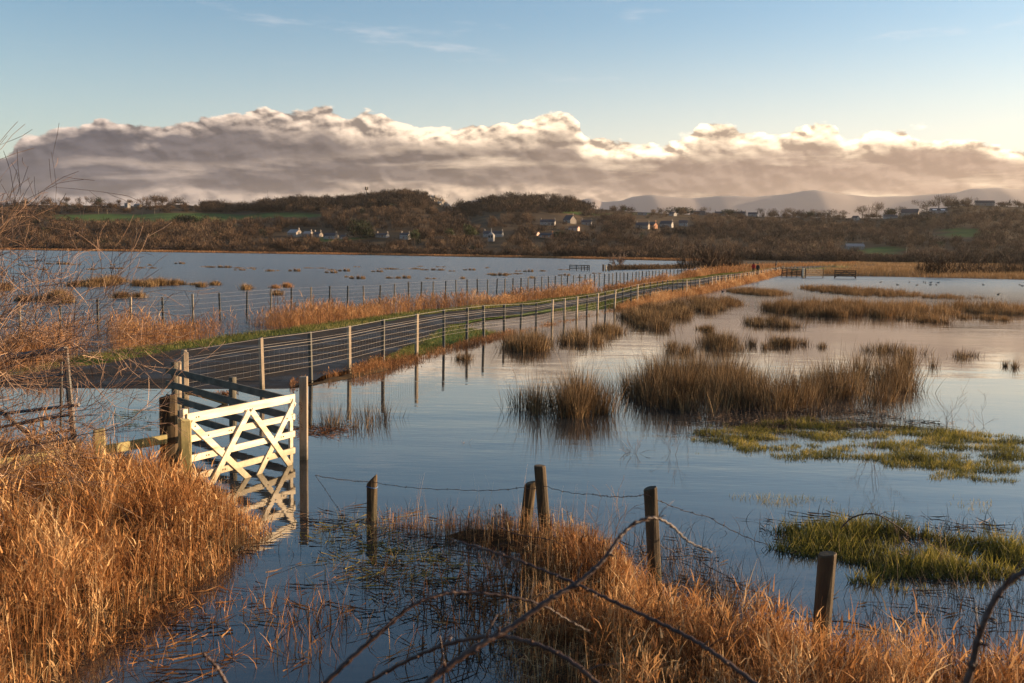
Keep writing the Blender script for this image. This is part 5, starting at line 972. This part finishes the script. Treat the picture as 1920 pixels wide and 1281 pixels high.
# ---------------------------------------------------------------- sky, clouds, sun
SUN_EL, SUN_AZ = math.radians(9), math.radians(75)   # azimuth from +Y towards +X
W = bpy.data.worlds.new('World'); S.world = W; W.use_nodes = True; t = W.node_tree; N, L = t.nodes, t.links; bg = N['Background']
skyn = N.new('ShaderNodeTexSky'); skyn.sky_type = 'NISHITA'; skyn.sun_disc = False; skyn.sun_elevation = SUN_EL; skyn.sun_rotation = SUN_AZ; skyn.air_density = 1.; skyn.dust_density = 1.; skyn.ozone_density = 2.2
tc = N.new('ShaderNodeTexCoord'); sp = N.new('ShaderNodeSeparateXYZ'); L.new(tc.outputs['Generated'], sp.inputs[0])
az = mth(N, L, 'ARCTAN2', sp.outputs[0], sp.outputs[1]); el = mth(N, L, 'ARCSINE', sp.outputs[2])
TP = [(-120, 276), (-40, 280), (8, 280), (34, 262), (100, 244), (160, 232), (190, 216), (215, 224), (262, 234), (330, 226), (400, 220), (455, 212), (500, 200), (560, 208), (612, 202), (650, 216), (700, 212), (745, 222), (800, 232), (880, 228), (960, 226), (1030, 214), (1072, 212), (1092, 246), (1140, 258), (1180, 266), (1215, 270), (1250, 270), (1290, 258), (1335, 230), (1400, 236), (1460, 240), (1560, 232), (1592, 256), (1640, 240), (1700, 246), (1722, 268), (1800, 260), (1860, 272), (1920, 276), (2100, 270)]
def azel(px, py): v = ray(px, py); v = v/np.linalg.norm(v); return math.atan2(v[0], v[1]), math.asin(v[2])
def curve(inp, pts, lo=-.8, hi=.8, scale=.2):
    c = N.new('ShaderNodeFloatCurve'); m = c.mapping; cv = m.curves[0]; m.extend = 'HORIZONTAL'
    P = [((a-lo)/(hi-lo), b/scale) for a, b in pts]; cv.points[0].location = (0, P[0][1]); cv.points[1].location = (1, P[-1][1])
    for a, b in P: cv.points.new(a, b)
    m.update(); L.new(mth(N, L, 'MULTIPLY_ADD', inp, 1/(hi-lo), -lo/(hi-lo), clamp=True), c.inputs['Value']); return mth(N, L, 'MULTIPLY', c.outputs[0], scale)
T = curve(az, [azel(*p) for p in TP])
def vec(x, y, z=0.):
    c = N.new('ShaderNodeCombineXYZ')
    for i, q in enumerate((x, y, z)):
        if isinstance(q, (int, float)): c.inputs[i].default_value = q
        else: L.new(q, c.inputs[i])
    return c.outputs[0]
def cn(sx, sy, sc, det=6, ro=.55, dx=0., dy=0., z=0.): return noise(N, L, vec(mth(N, L, 'MULTIPLY_ADD', az, sx, dx), mth(N, L, 'MULTIPLY_ADD', el, sy, dy), z), sc, det, ro)
def sstep(a, b, x):
    n = N.new('ShaderNodeMapRange'); n.interpolation_type = 'SMOOTHSTEP'; n.inputs['From Min'].default_value = a; n.inputs['From Max'].default_value = b; L.new(x, n.inputs['Value']); return n.outputs[0]
def sub(a, b): return mth(N, L, 'SUBTRACT', a, b)
def mul(a, b): return mth(N, L, 'MULTIPLY', a, b)
def addn(a, b, cl=False): return mth(N, L, 'ADD', a, b, clamp=cl)
DARKC = [(.016, .022, .037), (.052, .044, .044), (.128, .090, .073)]; LITC = [(.34, .27, .23), (.60, .465, .335), (.84, .68, .47)]; VEILC = [(.17, .14, .13), (.32, .24, .175), (.28, .20, .155)]
def cnd(sx, sy, sc, det, ro, dist, dx=0., dy=0., z=0.):
    o = cn(sx, sy, sc, det, ro, dx, dy, z); o.node.inputs['Distortion'].default_value = dist; return o
n2 = cn(1, 2.2, 9, 5, .5); rightness = sstep(-.55, .45, az)
def height(dx, dy):
    """cauliflower lumps: warped smooth cells plus fine noise"""
    x = mth(N, L, 'MULTIPLY_ADD', az, 1, dx); y = mth(N, L, 'MULTIPLY_ADD', el, 1.7, dy); out = None
    wv = N.new('ShaderNodeTexNoise'); wv.inputs['Scale'].default_value = 30; wv.inputs['Detail'].default_value = 4; L.new(vec(x, y, 1.), wv.inputs['Vector'])
    wa = N.new('ShaderNodeVectorMath'); wa.operation = 'MULTIPLY_ADD'; L.new(wv.outputs['Color'], wa.inputs[0]); wa.inputs[1].default_value = (.028, .022, 0); L.new(vec(x, y, 0.), wa.inputs[2])
    for sc, am in ((19, .46), (44, .26), (100, .08)):
        v = N.new('ShaderNodeTexVoronoi'); v.feature = 'SMOOTH_F1'; v.voronoi_dimensions = '2D'; v.inputs['Scale'].default_value = sc; v.inputs['Smoothness'].default_value = .35; v.inputs['Detail'].default_value = 0; L.new(wa.outputs[0], v.inputs['Vector'])
        q = mul(sub(.75, v.outputs['Distance']), am); out = q if out is None else addn(out, q)
    return addn(out, mul(noise(N, L, vec(x, y, 2.), 90, 8, .65), .26))
def sub(a, b): return mth(N, L, 'SUBTRACT', a, b)
h0 = height(0., 0.); h1 = height(.0028, .0065); rel = mth(N, L, 'MULTIPLY_ADD', sub(h0, h1), 4.6, .5, clamp=True)
ragA = addn(mul(sub(h0, .42), .019), addn(mul(sub(n2, .5), .008), mul(sub(cnd(1, 2.2, 40, 9, .65, .4, z=17.), .5), .012)))
D1 = addn(sub(T, el), ragA); mask = sstep(0., .0026, D1)
rimw = curve(az, [azel(p, 300)[:1]+(q,) for p, q in ((-200, .012), (300, .013), (420, .018), (520, .030), (700, .034), (900, .032), (1050, .034), (1200, .03), (1400, .026), (1700, .024), (1900, .018))], scale=.1)
rim1 = mth(N, L, 'SUBTRACT', 1., mth(N, L, 'DIVIDE', addn(D1, mul(sub(cnd(1, 2.6, 18, 7, .55, .3, z=4.), .5), .030)), rimw), clamp=True)
L1 = mul(addn(mul(rim1, .95), .05), mth(N, L, 'MULTIPLY_ADD', rel, 1.25, .15)); gap = mul(sstep(.60, .72, cnd(1, 3., 10, 7, .6, .3, z=8.)), .35)
L1 = addn(L1, mul(gap, rel), True)
T2 = curve(az, [azel(*p) for p in ((-200, 300), (0, 298), (150, 291), (350, 300), (600, 282), (800, 268), (950, 286), (1080, 300), (1200, 292), (1340, 288), (1480, 282), (1600, 290), (1750, 270), (1950, 284))])
D2 = addn(sub(T2, el), addn(mul(sub(cnd(1, 2.4, 20, 8, .6, .3, z=6.), .5), .024), mul(sub(cn(1, 3, 6, 4, .5, z=9.), .5), .008))); m2 = sstep(-.001, .009, D2)
rim2 = mth(N, L, 'SUBTRACT', 1., mth(N, L, 'DIVIDE', addn(D2, mul(sub(cnd(1, 5, 12, 6, .6, .3, z=19.), .5), .02)), .013), clamp=True)
L2 = addn(mul(rim2, mul(sstep(.40, .62, cnd(1, 4, 6, 5, .6, .3, z=21.)), .62)), addn(mul(sstep(.50, .74, cnd(1, 7, 7, 7, .6, .3, z=12.)), .36), mul(sub(rel, .4), .07)), True)
T3 = curve(az, [azel(*p) for p in ((-200, 352), (100, 358), (250, 352), (340, 340), (480, 352), (600, 350), (720, 335), (850, 345), (1000, 340), (1150, 350), (1400, 380), (1700, 385), (1950, 380))])
D3 = addn(sub(T3, el), mul(sub(cnd(1, 3, 22, 8, .6, .3, z=14.), .5), .022)); m3 = sstep(0., .010, D3); L3 = addn(mul(rel, .9), .22, True)
def rampc(inp, cols, pos=None): rn = ramp_node(N, cols, pos); L.new(inp, rn.inputs[0]); return rn.outputs[0]
dark = rampc(rightness, DARKC, [0, .5, 1]); lit = rampc(rightness, LITC, [0, .5, 1]); veil = rampc(rightness, VEILC, [0, .5, 1])
def mixc(f, a, b):
    m = N.new('ShaderNodeMix'); m.data_type = 'RGBA'
    if isinstance(f, (int, float)): m.inputs[0].default_value = f
    else: L.new(f, m.inputs[0])
    for i, q in ((6, a), (7, b)):
        if isinstance(q, tuple): m.inputs[i].default_value = q
        else: L.new(q, m.inputs[i])
    return m.outputs[2]
tone = mth(N, L, 'MULTIPLY_ADD', rel, .34, .80); dv = N.new('ShaderNodeVectorMath'); dv.operation = 'SCALE'; L.new(dark, dv.inputs[0]); L.new(tone, dv.inputs['Scale']); dark = dv.outputs[0]; cl = mixc(L1, dark, lit); cl = mixc(m2, cl, mixc(L2, dark, lit)); cl = mixc(m3, cl, mixc(L3, dark, veil)); D = D1
sc_ = N.new('ShaderNodeVectorMath'); sc_.operation = 'MULTIPLY'; sc_.inputs[1].default_value = (SKYS*.90, SKYS*1.0, SKYS*1.03); L.new(skyn.outputs[0], sc_.inputs[0]); skyc = sc_.outputs[0]
# thin wisps high up and small torn puffs above the bank
wis = mul(sstep(.56, .78, cn(1, 6, 6, 7, .62, z=11.)), mul(sstep(.15, .2, el), .5)); puff = mul(sstep(.62, .80, cn(1, 2.2, 22, 6, .6, z=5.)), mul(mul(sstep(-.035, -.008, D), sstep(.02, .1, az)), .7))
glow = mul(mth(N, L, 'SUBTRACT', 1., sstep(.03, .24, el)), mth(N, L, 'MULTIPLY_ADD', rightness, .50, .26)); skyc = mixc(glow, skyc, (.44, .37, .29, 1)); skyc = mixc(wis, skyc, (.36, .34, .34, 1)); skyc = mixc(puff, skyc, lit)
front = sstep(-.1, .15, sp.outputs[1]); fin = mixc(mul(mask, sstep(-.3, -.2, el)), skyc, cl)
L.new(fin, bg.inputs[0]); bg.inputs[1].default_value = 1.
sl = bpy.data.lights.new('sun', 'SUN'); sl.energy = SUNE; sl.angle = math.radians(.5); sl.color = (1., .69, .41); so = bpy.data.objects.new('sun', sl); COL.objects.link(so)
d = Vector((math.sin(SUN_AZ)*math.cos(SUN_EL), math.cos(SUN_AZ)*math.cos(SUN_EL), math.sin(SUN_EL))); so.rotation_euler = d.to_track_quat('Z', 'Y').to_euler()
S.view_settings.view_transform = 'Standard'; S.view_settings.look = 'None'; S.view_settings.exposure = EXPO; S.view_settings.gamma = 1
